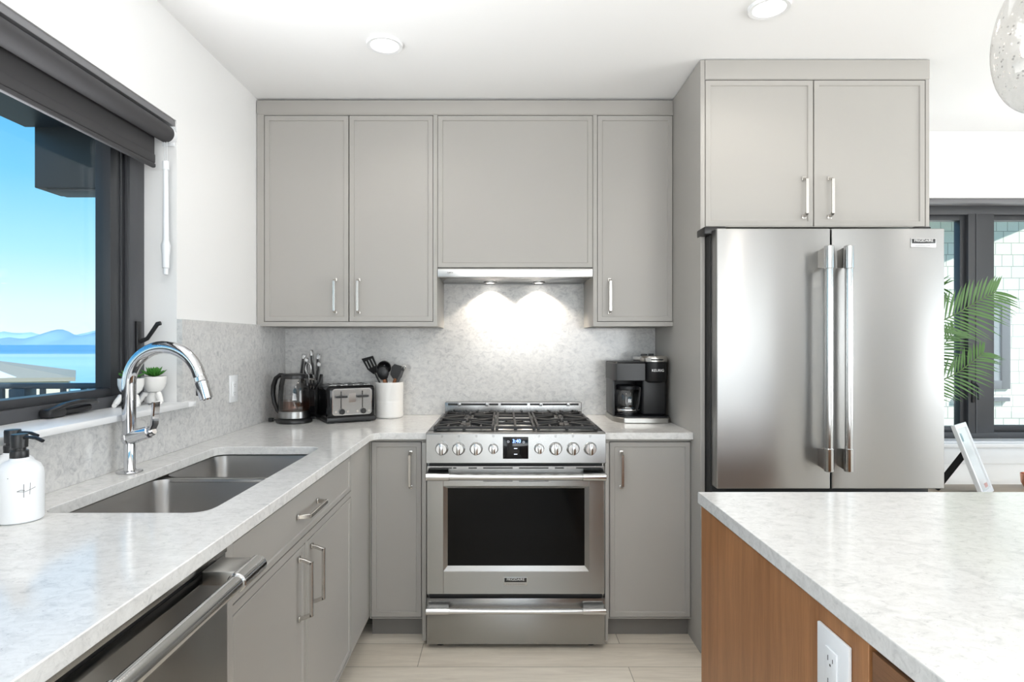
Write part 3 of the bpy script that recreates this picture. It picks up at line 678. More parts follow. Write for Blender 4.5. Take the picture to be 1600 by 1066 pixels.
# faucet
fa = thing('faucet', 'tall chrome gooseneck faucet with pull-down spray and side lever behind the sink', 'faucet', (-1.130, 1.84, CT), rz=R(-4))
b = MB(M['chrome']).lathe([(.034, .0005), (.036, .003), (.034, .006), (.018, .008), (.0155, .012), (.0155, .12)], 36); b.build('base', fa)
b = MB(M['chrome']).cyl((-.014, 0, .100), (.0, 0, .104), .021, .022, bev=.002).cyl((0, 0, .104), (.064, .0, .124), .022, .019, bev=.003).cyl((.064, 0, .124), (.078, 0, .128), .016, .014, bev=.003); b.build('valve_body', fa)
b = MB(M['chrome']).sweep([(.070, 0, .130), (.078, 0, .147), (.081, 0, .182), (.083, 0, .214)], rsec(.011, .030, .003), up=(0,1,0)); b.build('lever', fa)
Rr = .112; zc = CT+.30
zc = .392-.125   # arc centre above worktop
path = [(.0, 0, .108), (.0, 0, .19), (.0, 0, zc)]+[(Rr-Rr*math.cos(R(a)), 0, zc+Rr*math.sin(R(a))) for a in range(8, 173, 8)]
MB(M['chrome']).tube([Vector(p)+Vector((-.002, 0, 0)) for p in path], .0195, 30, scales=[.92, .98]+[1]*(len(path)-8)+[.98,.96,.94,.93,.92,.91]).build('spout', fa)
e0 = Vector(path[-1]); dd_ = (Vector(path[-1])-Vector(path[-2])).normalized()
b = MB(M['chrome']).cyl(e0, e0+dd_*.012, .0172, .0185).cyl(e0+dd_*.0135, e0+dd_*.070, .0188, .0192, bev=.002).cyl(e0+dd_*.070, e0+dd_*.073, .015, .014)
b.use(M['black']).box(-.004, .004, -.004, .004, -.014, .014, .003, X=Matrix.Translation(e0+dd_*.045+Vector((-.018, -.004, 0)))); b.build('spray_head', fa)

# ------------------------------------------------------------------ range
RC = (RL+RR)/2; W2 = .381
rg = thing('gas_range', 'stainless gas range with black oven window under the hood', 'range', (RC, 2.95, 0))
F0 = 2.588   # door plane
D = lambda x, d=F0: (x-786)*d/950
xl, xr_ = RC-W2, RC+W2
MB(M['steelv']).box(xl+.002, xr_-.002, F0+.032, 3.285, .03, .90, .002).build('body', rg, True)
b = MB(M['steel']).box(xl, xr_, F0+.03, 3.285, .895, .926, .004); b.build('cooktop', rg, True)
# control panel, leaning back a little
b = MB(M['steel']); z0, z1 = .797, .926
b.add([(xl, F0-.018, z0), (xr_, F0-.018, z0), (xr_, F0-.010, z1-.006), (xl, F0-.010, z1-.006), (xl, F0-.002, z1), (xr_, F0-.002, z1), (xl, F0+.05, z1), (xr_, F0+.05, z1), (xl, F0+.05, z0), (xr_, F0+.05, z0)],
      [[0,1,2,3],[3,2,5,4],[4,5,7,6],[0,3,4,6,8],[1,9,7,5,2],[8,9,1,0],[6,7,9,8]])
cp = b.build('control_panel', rg, True, bevel=.002)
def panel_pt(x, y):   # point on the leaning panel for image row
    z = EYE-(y-536)*2.582/950; t = (z-z0)/(z1-.006-z0); return Vector(((x-786)*2.582/950, F0-.018+.008*t, z))
lean = math.atan2(.008, z1-.006-z0)
pts = [690.8, 717, 744.2, 771, 842.3, 867.8, 894.8, 921.6]
for i, kx in enumerate(pts):
    r = .0278 if i not in (3, 4) else .0215
    p = panel_pt(kx, 700.5)
    X = Matrix.Translation(p) @ Matrix.Rotation(R(90)-lean, 4, 'X')
    b = MB(M['polish']).xf(X).lathe([(r, 0), (r, .004), (r*.9, .007), (r*.88, .012), (r*.82, .016), (r*.80, .030), (r*.76, .033), (0, .033)], 40)
    b.box(-.0075, .0075, -r*.88, r*.88, .030, .044, .004)
    b.use(M['greytext']).box(-.0012, .0012, r*.2, r*.8, .0438, .0446)
    b.build('knob', rg, True)
    q = panel_pt(kx, 681.5)
    b = MB(M['greytext']).xf(Matrix.Translation(q) @ Matrix.Rotation(R(90)-lean, 4, 'X'))
    b.lathe([(.0040, .0004), (.0050, .0004)], 16, cap=False); b.box(-.0015, .0015, -.0015, .0015, 0, .0005)
    if i in (3, 4): b.box(-.011, .011, .008, .009, 0, .0005)
    b.build('knob_symbol', rg, True)
p = panel_pt(805.6, 699.5); X = Matrix.Translation(p) @ Matrix.Rotation(R(90)-lean, 4, 'X')
ds = MB(M['blackgloss']).xf(X).box(-.054, .054, -.046, .046, -.002, .002, .001).build('display', rg, True)
b = MB(M['blue']).xf(X @ Matrix.Rotation(R(-90), 4, 'X')).text('3:40', .021, (.004, -.0022, .028), .0002, .0003)
b.build('time_readout', ds, True)
for zz_ in (-.004, -.028): MB(M['dimwhite']).xf(X).box(-.007, .007, zz_, zz_+.003, .002, .0024).build('indicator', ds, True)
for xx_, yy_ in ((-.031, .026), (.034, .024)): MB(M['dimwhite']).xf(X).lathe([(.0035, .0022), (.0045, .0022)], 14, Matrix.Translation((xx_, yy_, 0)), cap=False).build('indicator', ds, True)
# rear trim with slots
RY = 3.215
b = MB(M['steel']).box(RC-.362, RC+.362, RY, RY+.06, .926, .992, .004)
b.use(M['dark'])
for a, c in ((-.345,-.295),(-.275,-.145),(-.128,-.080),(-.066,.074),(.088,.140),(.155,.285),(.300,.345)): b.box(RC+a, RC+c, RY-.0012, RY+.001, .976, .986)
b.use(M['steel'])
for a in (-.285, -.140, .145, .290): b.box(RC+a-.008, RC+a+.008, RY-.004, RY, .972, .990, .002)
b.build('rear_trim', rg, True)
# burners and grates
for (bx_, by_, br_) in ((-.24, 2.80, .040), (-.24, 3.07, .034), (0, 2.935, .045), (.24, 2.80, .048), (.24, 3.07, .030)):
    b = MB(M['polish']).xf(Matrix.Translation((RC+bx_, by_, .926))).lathe([(br_*1.4, .0017), (br_*1.3, .003), (br_*1.05, .004), (br_, .006)], 30)
    o = b.build('burner', rg, True)
    MB(M['iron']).xf(Matrix.Translation((RC+bx_, by_, .926))).lathe([(br_, .0065), (br_*1.03, .0075), (br_*.95, .0098), (0, .010)], 30).build('burner_cap', o, True)
MB(M['steelv']).box(RC-.355, RC+.355, F0+.055, 3.20, .9262, .9275, .001).build('burner_pan', rg, True)
gy0, gy1, gt, gb = F0+.050, 3.195, .9435, .930
def bar(b, a, c, w=.011, h=.011): 
    b.sweep([a, c], rsec(w, h, .002), up=(0,0,1))
def grate(xa, xb, mid):
    b = MB(M['iron']); zt = gt-.0055
    for x in (xa+.007, xb-.007): bar(b, (x, gy0, zt), (x, gy1, zt))
    for y in (gy0+.006, (gy0+gy1)/2, gy1-.006): bar(b, (xa, y, zt), (xb, y, zt))
    cx_ = (xa+xb)/2
    if mid:
        bar(b, (cx_, gy0, zt), (cx_, gy1, zt))
        for y in (gy0+.14, gy1-.14): bar(b, (xa, y, zt), (xb, y, zt), .010)
    else:
        for cy_ in (2.80, 3.07):
            for a in range(0, 360, 45):
                d = Vector((math.cos(R(a)), math.sin(R(a)), 0)); e_ = Vector((cx_, cy_, zt))
                m_ = min((xb-xa)/2/max(abs(d.x), .01), .135/max(abs(d.y), .01))
                bar(b, e_+d*.035, e_+d*(m_-.004), .009, .014)
        for x in (xa+.06, xb-.06): bar(b, (x, gy0, zt), (x, gy0+.07, zt), .009); bar(b, (x, gy1-.07, zt), (x, gy1, zt), .009)
    for x in (xa+.007, cx_, xb-.007):
        for y in (gy0+.006, (gy0+gy1)/2, gy1-.006): b.box(x-.007, x+.007, y-.007, y+.007, .9276, zt, .002)
    # front and side skirts
    # prongs standing up at the back
    k = 4 if not mid else 2
    for i in range(k): x = xa+(xb-xa)*(i+.5)/k; b.box(x-.005, x+.005, gy1-.012, gy1, zt, gt+.008, .002)
    return b
grate(RC-.356, RC-.092, False).build('grate', rg, True); grate(RC-.088, RC+.088, True).build('grate', rg, True); grate(RC+.092, RC+.356, False).build('grate', rg, True)
# oven door
dz1, dz0 = .781, .236
wx0, wx1, wz0, wz1 = D(699.5), D(913.5), EYE-(885-536)*F0/950, EYE-(764-536)*F0/950
b = MB(M['steel'])
fr = .018
ox0, ox1, oz0, oz1 = wx0-fr, wx1+fr, wz0-fr*1.2, wz1+fr*.6
b.box(xl+.002, ox0, F0, F0+.030, dz0, dz1, .0015).box(ox1, xr_-.004, F0, F0+.030, dz0, dz1, .0015).box(ox0-.001, ox1+.001, F0, F0+.030, dz0, oz0, .0015).box(ox0-.001, ox1+.001, F0, F0+.030, oz1, dz1, .0015)
b.use(M['steel'])
# sloped surround
O_ = [(ox0, oz0), (ox1, oz0), (ox1, oz1), (ox0, oz1)]; I_ = [(wx0, wz0), (wx1, wz0), (wx1, wz1), (wx0, wz1)]
b.add([(x, F0+.001, z) for x, z in O_]+[(x, F0+.010, z) for x, z in I_], [[i, (i+1) % 4, 4+(i+1) % 4, 4+i] for i in range(4)])
b.use(M['dark'])
for a, c in ((672,706),(708,713),(732,745),(755,801),(811,857),(867,881),(900,939)): b.box(D(a), D(c), F0-.0008, F0+.002, .771, .776)
for a, c in ((755,801),(811,857)): b.box(D(a), D(c), F0-.0008, F0+.002, .716, .7185)
od = b.build('oven_door', rg, True, smooth=False)
MB(M['ovenglass']).box(wx0-.001, wx1+.001, F0+.0095, F0+.014, wz0-.001, wz1+.001).build('oven_window', od, True)
def barhandle(b, xa, xb, z, r, yfr, L1=.100, proj=.048):
    y = yfr-proj
    b.use(M['polish']).cyl((xa+.01, y, z), (xb-.01, y, z), r, n=36)
    for a, c in ((xa, xa+L1), (xb-L1, xb)): b.cyl((a, y, z), (c, y, z), r*1.2, n=36, bev=.002)
    b.use(M['steel'])
    for a, c in ((xa+.002, xa+L1-.004), (xb-L1+.004, xb-.002)):
        b.add([(a, y+.004, z-r*.7), (c, y+.004, z-r*.7), (c, y+.004, z+r*.8), (a, y+.004, z+r*.8), (a+.006, yfr, z-r*1.0), (c-.006, yfr, z-r*1.0), (c-.006, yfr, z+r*2.0), (a+.006, yfr, z+r*2.0)],
              [[0,1,5,4],[1,2,6,5],[2,3,7,6],[3,0,4,7],[0,3,2,1],[4,5,6,7]])
    return b
barhandle(MB(), xl+.004, xr_-.004, EYE-(745.5-536)*2.54/950, .0138, F0-.0003).build('handle', od, True)
def badge(b, cx_, cz_, y, w=.100, h=.036):
    b.use(M['badge_silver']).box(cx_-w/2, cx_+w/2, y-.002, y, cz_-h/2, cz_+h/2, .001)
    b.use(M['black']).box(cx_-w/2+.003, cx_+w/2-.003, y-.0026, y-.001, cz_-.003, cz_+h/2-.003, .0004)
    b.use(M['lit']).text('FRIGIDAIRE', .0150, (cx_, y-.0028, cz_+h/4-.001), .0003, .0)
    b.use(M['greytext']).text('P R O F E S S I O N A L', .0078, (cx_, y-.0022, cz_-.0115), .0003, .0001)
    return b
badge(MB(), D(805.5), EYE-(908.5-536)*F0/950, F0-.0003).build('badge', od, True)
MB(M['dark']).box(xl+.01, xr_-.01, F0+.02, F0+.035, .03, .80).build('inner_frame', rg, True)
dr = MB(M['steel']).box(xl+.002, xr_-.002, F0, F0+.030, .022, .218, .002).build('drawer', rg, True)
barhandle(MB(), xl+.004, xr_-.004, EYE-(955.5-536)*2.54/950, .0115, F0-.0003).build('handle', dr, True)
for x in (xl+.055, xr_-.055):
    for y in (F0+.06, 3.2): MB(M['black']).cyl((x, y, 0), (x, y, .03), .022, .018).build('foot', rg, True)

# hood insert
hd = thing('range_hood', 'slim stainless slide-out range hood with two lit lamps above the range', 'range hood', (RC, 3.12, uz(433)))
MB(M['steelhood']).box(hx0+.003, hx1-.003, UF-.006, UF+.018, uz(433), uz(421), .001).build('front_strip', hd, True)
b = MB(M['greytext']); b.text('F-IMCA', .009, (ux(703.5), UF-.0063, uz(426.3)), .0002, .0002).build('lettering', hd, True)
MB(M['greytext']).box(ux(867), ux(921), UF-.0066, UF-.006, uz(422.8), uz(422.3)).build('control_line', hd, True)
hb = uz(433)+.002
b = MB(M['steel']).box(hx0+.003, hx1-.003, UF+.018, WB-.021, hb, hb+.012, .001).box(hx0+.12, hx1-.12, UF+.03, UF+.19, hb-.004, hb+.001, .001); b.build('underside', hd, True)
for lx in (766, 841.5):
    X = (lx-786)*(3.25)/950
    b = MB(M['polish']).xf(Matrix.Translation((X, 3.25, hb-.005))).lathe([(.036, .005), (.036, 0), (.029, -.001), (.028, .003)], 30, cap=False); o = b.build('lamp_ring', hd, True)
    MB(M['lens']).xf(Matrix.Translation((X, 3.25, hb-.003))).lathe([(.028, .002), (.02, -.001), (0, -.001)], 24).build('lamp_lens', o, True)
    light('hood_lamp', 'SPOT', (X-hd.location.x, 3.25-hd.location.y, hb-.010-hd.location.z), 6.5, (1, .88, .74), parent=hd, spot_size=R(120), spot_blend=.35, shadow_soft_size=.02)

# ------------------------------------------------------------------ refrigerator
QF = 2.436
q = lambda x, d=QF: (x-786)*d/950
qz = lambda y, d=QF: EYE-(y-536)*d/950
fr_ = thing('refrigerator', 'stainless french-door refrigerator with paired bar handles', 'refrigerator', (1.31, 2.85, 0))
fxl, fxm, fxr = q(1120), q(1298.5), q(1476)
MB(M['dark']).box(fxl-.004, fxr-.012, QF+.075, 3.30, .03, 1.752, .004).build('body', fr_, True)
def door(a, c, z0_, z1_, name='door'): return MB(M['steelv']).box(a, c, QF, QF+.068, z0_, z1_, .004, 3).build(name, fr_, True)
d1 = door(fxl, fxm-.0028, qz(764), qz(357)); d2 = door(fxm+.0028, fxr, qz(764), qz(357))
d3 = door(fxl, fxr, .06, qz(764)-.028, 'freezer_drawer')
MB(M['black']).box(fxl-.03, fxl+.06, QF+.06, QF+.16, 1.752, 1.785, .006).box(fxr-.08, fxr-.01, QF+.06, QF+.16, 1.752, 1.785, .006).build('hinge_cover', fr_, True)
MB(M['kick']).box(fxl, fxr, QF+.05, QF+.09, .0, .055).build('base_grille', fr_, True)
def vhandle(d, x):
    hy = 2.372; zt_, zb_ = EYE+(536-384)*hy/950, EYE+(536-737)*hy/950
    X = (x-786)*hy/950
    b = MB(M['polish']).cyl((X, hy, zb_+.02), (X, hy, zt_-.02), .0148, n=36)
    for a, c in ((zb_, zb_+.090), (zt_-.090, zt_)): b.cyl((X, hy, a), (X, hy, c), .0180, n=36, bev=.002)
    b.use(M['dwsteel'])
    for a, c, s_ in ((zb_+.003, zb_+.087, 1), (zt_-.087, zt_-.003, -1)):
        b.add([(X-.012, hy+.004, a), (X+.012, hy+.004, a), (X+.012, hy+.004, c), (X-.012, hy+.004, c), (X-.011, QF-.0002, a+.008), (X+.011, QF-.0002, a+.008), (X+.011, QF-.0002, c-.008), (X-.011, QF-.0002, c-.008)],
              [[0,1,5,4],[1,2,6,5],[2,3,7,6],[3,0,4,7],[0,3,2,1],[4,5,6,7]])
    b.build('handle', d, True)
vhandle(d1, 1295.5); vhandle(d2, 1326.5)
badge(MB(), q(1442.5), qz(379.5), QF-.0003).build('badge', d2, True)
b = MB(); barhandle(b, fxl+.05, fxr-.05, .60, .015, QF-.0003).build('handle', d3, True)

# ------------------------------------------------------------------ island
IX, IY = .512, 1.600
isl = thing('kitchen_island', 'walnut-sided kitchen island in the foreground', 'island', (1.0, .5, 0))
IR = 1.56
MB(M['walnut']).box(IX+.006, IR-.03, .862, IY-.012, 0, CB-.0005).build('end_panel', isl, True, bevel=.001)
MB(M['cabin']).box(IX+.020, IR-.03, -.72, .859, 0, CB-.0005).build('carcass', isl, True)
for i, (a, c) in enumerate(((.875, .70), (.69, .40), (.39, .10))):
    MB(M['walnut2']).box(IX+.007, IX+.020, .26, .855, c+.003, a-.003, .001).build('drawer_front', isl, True)
tag(MB(M['quartz']).prism([(IX, -.8), (IR, -.8), (IR, IY), (IX, IY)], [], CB, CT).build('island_worktop', bevel=.002, angle=25), 'white quartz slab on top of the walnut island', 'countertop')
def outlet(name, X, label, w=.070, h=.115, decora=True):
    o = thing(name, label, 'outlet', (0,0,0)); o.matrix_world = X; o.location = X.to_translation(); o.rotation_euler = X.to_euler()
    MB(M['white']).box(-w/2, w/2, -.006, 0, -h/2, h/2, .002).build('cover_plate', o)
    f = MB(M['white']).box(-.0165, .0165, -.0085, -.004, -.033, .033, .001).build('receptacle', o)
    b = MB(M['ink'])
    for z in (.018, -.018): b.box(-.0075, -.006, -.0088, -.008, z-.004, z+.004).box(.006, .0075, -.0088, -.008, z-.003, z+.003).lathe([(0, 0), (.0022, 0)], 12, Matrix.Translation((0, -.0088, z-.009)) @ Matrix.Rotation(R(90), 4, 'X'), cap=False)
    b.build('slots', f); return o
# faces -x
outlet('wall_outlet', Matrix.Translation((IX+.0055, .946, .795)) @ Matrix.Rotation(R(-90), 4, 'Z'), 'white outlet on the walnut side of the island', .090, .118)
outlet('wall_outlet', Matrix.Translation((BS+.0005, 2.665, EYE-.200)) @ Matrix.Rotation(R(90), 4, 'Z'), 'white outlet on the left backsplash beside the kettle', .075, .118)

# ------------------------------------------------------------------ soap bottles
def soap(x, y, rz, label, mark):
    t = thing('soap_dispenser', label, 'soap dispenser', (x, y, CT+.0005), rz, 'soap dispensers by the window')
    r = .0452
    MB(M['bottle']).lathe([(r*.9, 0), (r*.98, .003), (r, .008), (r, .098), (r*.97, .110), (r*.85, .122), (r*.62, .130), (r*.42, .134), (r*.38, .139)], 44).build('bottle', t)
    b = MB(M['black']).lathe([(.0168, .135), (.0175, .137), (.0175, .152), (.0168, .154), (.0125, .154), (.0125, .160), (.0160, .161), (.0165, .186), (.0155, .190), (0, .191)], 30)
    b.sweep([(.012, 0, .183), (.030, 0, .184), (.048, 0, .183), (.066, 0, .177)], rsec(.0085, .0065, .002), up=(0,0,1)); b.build('pump', t)
    if mark:
        b = MB(M['ink'])
        def ring(a0, z0_, a1, z1_, w=.0009, n=8):
            for i in range(n):
                aa, bb = a0+(a1-a0)*i/n, a0+(a1-a0)*(i+1)/n; za, zb3 = z0_+(z1_-z0_)*i/n, z0_+(z1_-z0_)*(i+1)/n
                rr = r+.0003
                d = (zb3-za, -(bb-aa)*r); l = math.hypot(*d) or 1; nx, nz_ = d[0]/l*w/2/r, d[1]/l*w/2
                P = lambda a_, z_: (rr*math.sin(a_), -rr*math.cos(a_), z_)
                b.add([P(aa-nx, za-nz_), P(bb-nx, zb3-nz_), P(bb+nx, zb3+nz_), P(aa+nx, za+nz_)], [[0,1,2,3],[3,2,1,0]])
        c = R(56)-rz; z = .072
        ring(c-.14, z+.014, c-.14, z-.015); ring(c+.12, z+.015, c+.10, z-.010); ring(c-.40, z-.001, c-.1, z-.003); ring(c-.1, z-.003, c+.35, z+.004); ring(c-.40, z-.001, c-.25, z+.002); ring(c-.25, z+.002, c-.1, z)
        b.build('monogram', t); b = MB(M['ink']); ring(R(12)-rz, .1005, R(14)-rz, .1005, .0016, 2); b.build('printed_dot', t)
    return t
soap(-1.070, 1.345, R(-14), 'white soap bottle with black pump and handwritten mark, nearer the sink', True)
soap(-1.1392, 1.4125, R(-8), 'white soap bottle with black pump against the backsplash, behind the other bottle', False)

# ------------------------------------------------------------------ succulents on sill
M['leaf'] = mat('succulent_green', (.055,.22,.03), .45); M['soil'] = mat('soil', (.05,.035,.025), .9)
def succulent(x, y, label, sc=1):
    t = thing('potted_succulent', label, 'potted plant', (x, y, zb+.0005), 0, 'succulents on the window sill'); t.scale = (sc,)*3
    b = MB(M['ceramic']).lathe([(.012, .042), (.022, .044), (.034, .056), (.040, .075), (.0405, .098), (.0375, .098), (.036, .090), (0, .090)], 34); b.build('pot', t)
    b = MB(M['ceramic'])
    # little seated figure legs under the pot
    b.lathe([(.010, 0), (.024, .004), (.026, .02), (.020, .036), (.011, .044)], 20)
    for s_ in (-1, 1):
        b.tube([(s_*.010, -.004, .030), (s_*.026, -.016, .034), (s_*.034, -.022, .018), (s_*.040, -.026, .007)], .0105, 12, scales=[.9, 1.1, 1, .8])
        b.tube([(s_*.038, -.026, .007), (s_*.034, -.038, .006)], .0075, 10)
    b.build('figure_base', t)
    MB(M['soil']).lathe([(.036, .0905), (0, .094)], 20, cap=False).build('soil', t)
    b = MB(M['leaf']); rnd = random.Random(int(x*1000))
    for ringn, (n, tilt, ln) in enumerate(((12, 20, .040), (10, 42, .036), (7, 64, .030), (4, 80, .022))):
        for i in range(n):
            a = 2*math.pi*(i+ringn*.37)/n+rnd.uniform(-.1, .1); ti = R(tilt+rnd.uniform(-6, 6)); l = ln*rnd.uniform(1.05, 1.3)
            X = Matrix.Translation((0, 0, .096)) @ Matrix.Rotation(a, 4, 'Z') @ Matrix.Rotation(-ti, 4, 'Y')
            pr_ = [(0, .3), (.25, .9), (.55, 1.15), (.8, .8), (1, .04)]
            sec = [(math.cos(2*math.pi*k/6), math.sin(2*math.pi*k/6)) for k in range(6)]
            vs = [(s0*l, c_*w_*.0062, sn*w_*.0030+.006*s0*s0) for s0, w_ in pr_ for c_, sn in sec]
            fs = [[j*6+k, j*6+(k+1) % 6, (j+1)*6+(k+1) % 6, (j+1)*6+k] for j in range(4) for k in range(6)]+[[24+k for k in range(6)]]
            b.add(vs, fs, X)
    b.build('leaves', t); return t
zb = 1.0885
succulent(-1.246, 2.170, 'green succulent in small white figure-legged pot, right one beside the window reveal')
succulent(-1.270, 2.075, 'green succulent in small white figure-legged pot, partly behind the faucet', .98)

# ------------------------------------------------------------------ kettle
kt = thing('electric_kettle', 'glass electric kettle with black handle in the worktop corner', 'kettle', (-1.030, 3.00, CT+.0005), R(-12))
b = MB(M['black']).lathe([(.082, 0), (.086, .004), (.086, .014), (.080, .020), (.062, .024)], 44); b.build('power_base', kt)
b = MB(M['black']).tube([(-.080, .0, .010), (-.095, -.008, .010), (-.110, -.012, .010)], .004, 8).box(-.130, -.108, -.022, -.002, .001, .020, .003); b.build('cord', kt)
b = MB(M['steelv']).lathe([(.072, .024), (.0745, .026), (.0735, .056), (.072, .058)], 44); b.build('steel_band', kt)
b = MB(M['kglass']).lathe([(.072, .058), (.0735, .075), (.0725, .12), (.068, .17), (.0615, .215), (.059, .222)], 44, cap=False); b.build('glass_jug', kt)
b = MB(M['water']).lathe([(.069, .060), (.0705, .075), (.0700, .108), (0, .108)], 40); b.build('water', kt)
b = MB(M['black']).lathe([(.0600, .216), (.0615, .218), (.0610, .232), (.056, .238), (.030, .241), (0, .2415)], 40)
b.sweep([(.050, 0, .222), (.068, 0, .226)], rsec(.030, .012, .003), up=(0,0,1)); b.build('lid', kt)
b = MB(M['black']).sweep([(-.045, 0, .232), (-.075, 0, .234), (-.100, 0, .216), (-.114, 0, .180), (-.117, 0, .140), (-.110, 0, .095), (-.092, 0, .058), (-.072, 0, .040)], rsec(.026, .017, .005), up=(0,0,1), scales=[.9, 1, 1.05, 1.05, 1, .95, .9, .8])
b.sweep([(-.060, 0, .222), (-.071, 0, .18), (-.0745, 0, .12), (-.0745, 0, .06), (-.073, 0, .03)], rsec(.036, .008, .002), up=(-1,0,0)); b.build('handle', kt)

# ------------------------------------------------------------------ knife block and knives
KBX, KBY = -1.025, 3.195
kb = thing('knife_block', 'black knife block behind the kettle and toaster', 'knife block', (KBX, KBY, CT+.0005), R(0))
b = MB(M['blackgloss']); w = .058
b.add([(-w, -.060, 0), (w, -.060, 0), (w, .075, 0), (-w, .075, 0), (-w, -.060, .150), (w, -.060, .150), (w, .075, .225), (-w, .075, .225)],
      [[0,3,2,1],[4,5,6,7],[0,1,5,4],[1,2,6,5],[2,3,7,6],[3,0,4,7]]); b.build('body', kb, bevel=.004)
b = MB(M['black']); b.box(-w-.001, w+.001, -.062, .076, 0, .012, .003).build('foot', kb)
def knife(x, y, z, tx, ty, ln, label, loop=False, w=.011):
    t = thing('kitchen_knife', label, 'knife', (KBX+x, KBY+y, CT+z), 0, 'knives in the block')
    d = Vector((tx, ty, 1)).normalized()
    b = MB(M['knifesteel'])
    if loop:
        pts = [Vector((0,0,0)), d*ln*.35]+[d*(ln*.65)+Vector((math.sin(R(a))*.014, 0, -math.cos(R(a))*ln*.28)) for a in range(20, 341, 32)]+[d*ln*.35+Vector((.001,0,0))]
        b.tube(pts, .0045, 10)
    else:
        b.sweep([d*ln*s_ for s_ in (0, .15, .45, .75, .93, 1)], rsec(w*1.75, w*1.9, .004), up=(0,1,0), scales=[.75, .8, .95, 1.05, 1.15, .8])
        b.use(M['black']).sweep([d*ln*s_+Vector((.0, -w*.95, 0)) for s_ in (.12, .45, .8)], rsec(w*.75, .004, .0004), up=(0,1,0))
    b.build('handle', t)
    MB(M['steelv']).sweep([d*.002, -d*.09], rsec(.0015, .018, .0003), up=(0,1,0)).build('blade', t)
zt0 = .178
for (x, y, tx, ty, ln, lp, lb) in ((-.047, .030, .16, -.05, .130, False, 'steel knife handle at the left end of the block, leaning right'),
                               (-.020, .020, .08, -.1, .115, False, 'steel knife handle second from the left, half hidden by its neighbour'),
                               (.006, .0, -.02, -.1, .105, True, 'steel scissors loop rising behind the kettle lid'),
                               (.024, .030, -.10, -.02, .150, False, 'tallest steel knife handle in the middle right of the block'),
                               (.040, .020, .10, -.05, .135, False, 'steel knife handle leaning right beside the tallest one'),
                               (.050, -.01, .14, -.08, .110, False, 'short steel knife handle at the right end of the block'),
                               (.030, -.045, .02, -.12, .045, False, 'small steel handle low on the front of the block, left one'),
                               (.046, -.045, .02, -.12, .045, False, 'small steel handle low on the front of the block, right one')):
    knife(x, y, .150+(y+.06)/.135*.075+.006, tx, ty, ln, lb, lp, .010 if ln > .1 else .008)

# ------------------------------------------------------------------ toaster
ts = thing('toaster', 'black four-slice toaster with stainless front between the kettle and utensil crock', 'toaster', (-.800, 3.095, CT+.0005), R(29))
tw, td, th = .240, .235, .182
b = MB(M['blackgloss']).box(-tw/2, tw/2, -td/2, td/2, .012, th, .022, 5); b.build('body', ts)
MB(M['black']).box(-tw/2-.002, tw/2+.002, -td/2-.002, td/2+.002, .004, .028, .006).build('base', ts)
for sx in (-1, 1):
    for sy in (-1, 1): MB(M['black']).cyl((sx*.09, sy*.09, 0), (sx*.09, sy*.09, .006), .012).build('foot', ts)
b = MB(M['polish']); 
X = Matrix.Translation((0, -td/2-.0005, 0)) @ Matrix.Rotation(R(90), 4, 'X')
b.xf(X).prism(rrect(-.098, .098, .038, .168, .016), [], 0, .003); b.build('chrome_rim', ts)
b = MB(M['steel']).xf(X); b.prism(rrect(-.093, .093, .043, .163, .012), [], .002, .0045)
b.use(M['dark'])
for sx in (-.055, .050): b.box(sx-.0022, sx+.0022, .072, .155, .0044, .0050)
b.build('front_plate', ts)
b = MB(M['polish']).xf(X); b.prism(rrect(-.018, .018, .10, .145, .004), [], .0045, .0055); b.build('name_plate', ts)
for sx in (-.055, .050):
    MB(M['black']).xf(X).box(sx-.029, sx+.029, .124, .135, .005, .022, .004).build('lever', ts)
    MB(M['black']).xf(X).lathe([(.014, .0045), (.0135, .014), (.011, .017), (0, .017)], 24, Matrix.Translation((sx+.004, .056, 0))).build('dial', ts)
    for dx in (-.026, .032): MB(M['nickel']).xf(X).lathe([(.0065, .0045), (.006, .008), (0, .008)], 16, Matrix.Translation((sx+dx, .056, 0))).build('button', ts)
b = MB(M['polish'])
for sx in (-.085, -.030, .030, .085): b.prism(rrect(sx-.019, sx+.019, -.085, .085, .006), [rrect(sx-.014, sx+.014, -.080, .080, .004)], th-.001, th+.002)
b.use(M['dark'])
for sx in (-.085, -.030, .030, .085): b.box(sx-.014, sx+.014, -.08, .08, th-.0005, th+.0004)
b.build('slots', ts)

# ------------------------------------------------------------------ utensil crock
crx, cry, crz = -.600, 3.205, CT+.0005
ck = MB(M['ceramic']).xf(Matrix.Translation((crx, cry, crz)))
prof = [(.066, 0), (.071, .003), (.0725, .008)]
for i in range(9): prof += [(.0735, .014+i*.0085), (.0720, .018+i*.0085)]
prof += [(.0735, .095), (.0740, .176), (.0745, .182), (.0735, .186), (.0700, .186), (.0690, .180), (.0680, .02), (0, .02)]
tag(ck.lathe(prof, 48).build('utensil_crock', angle=60), 'white ribbed ceramic crock holding black cooking utensils', 'utensil holder')
def utensil(name, base, top, head, label, cat, hm=M['black'], sm=M['black'], sr=.005):
    t = thing(name, label, cat, (crx+base[0], cry+base[1], crz+base[2]), 0, 'utensils in the white crock')
    b0 = Vector((0,0,0)); t0 = Vector(top)-Vector(base); 
    MB(sm).tube([b0, t0*.5, t0], sr, 12, scales=[1.2, 1.1, .9]).build('handle', t)
    zz = t0.normalized(); xx = (Vector((1,0,0))-zz*zz.x).normalized(); yy = zz.cross(xx)
    Xh = Matrix.Translation(t0) @ Matrix(((xx.x,yy.x,zz.x,0),(xx.y,yy.y,zz.y,0),(xx.z,yy.z,zz.z,0),(0,0,0,1)))
    b = MB(hm).xf(Xh); head(b); b.build('head', t)
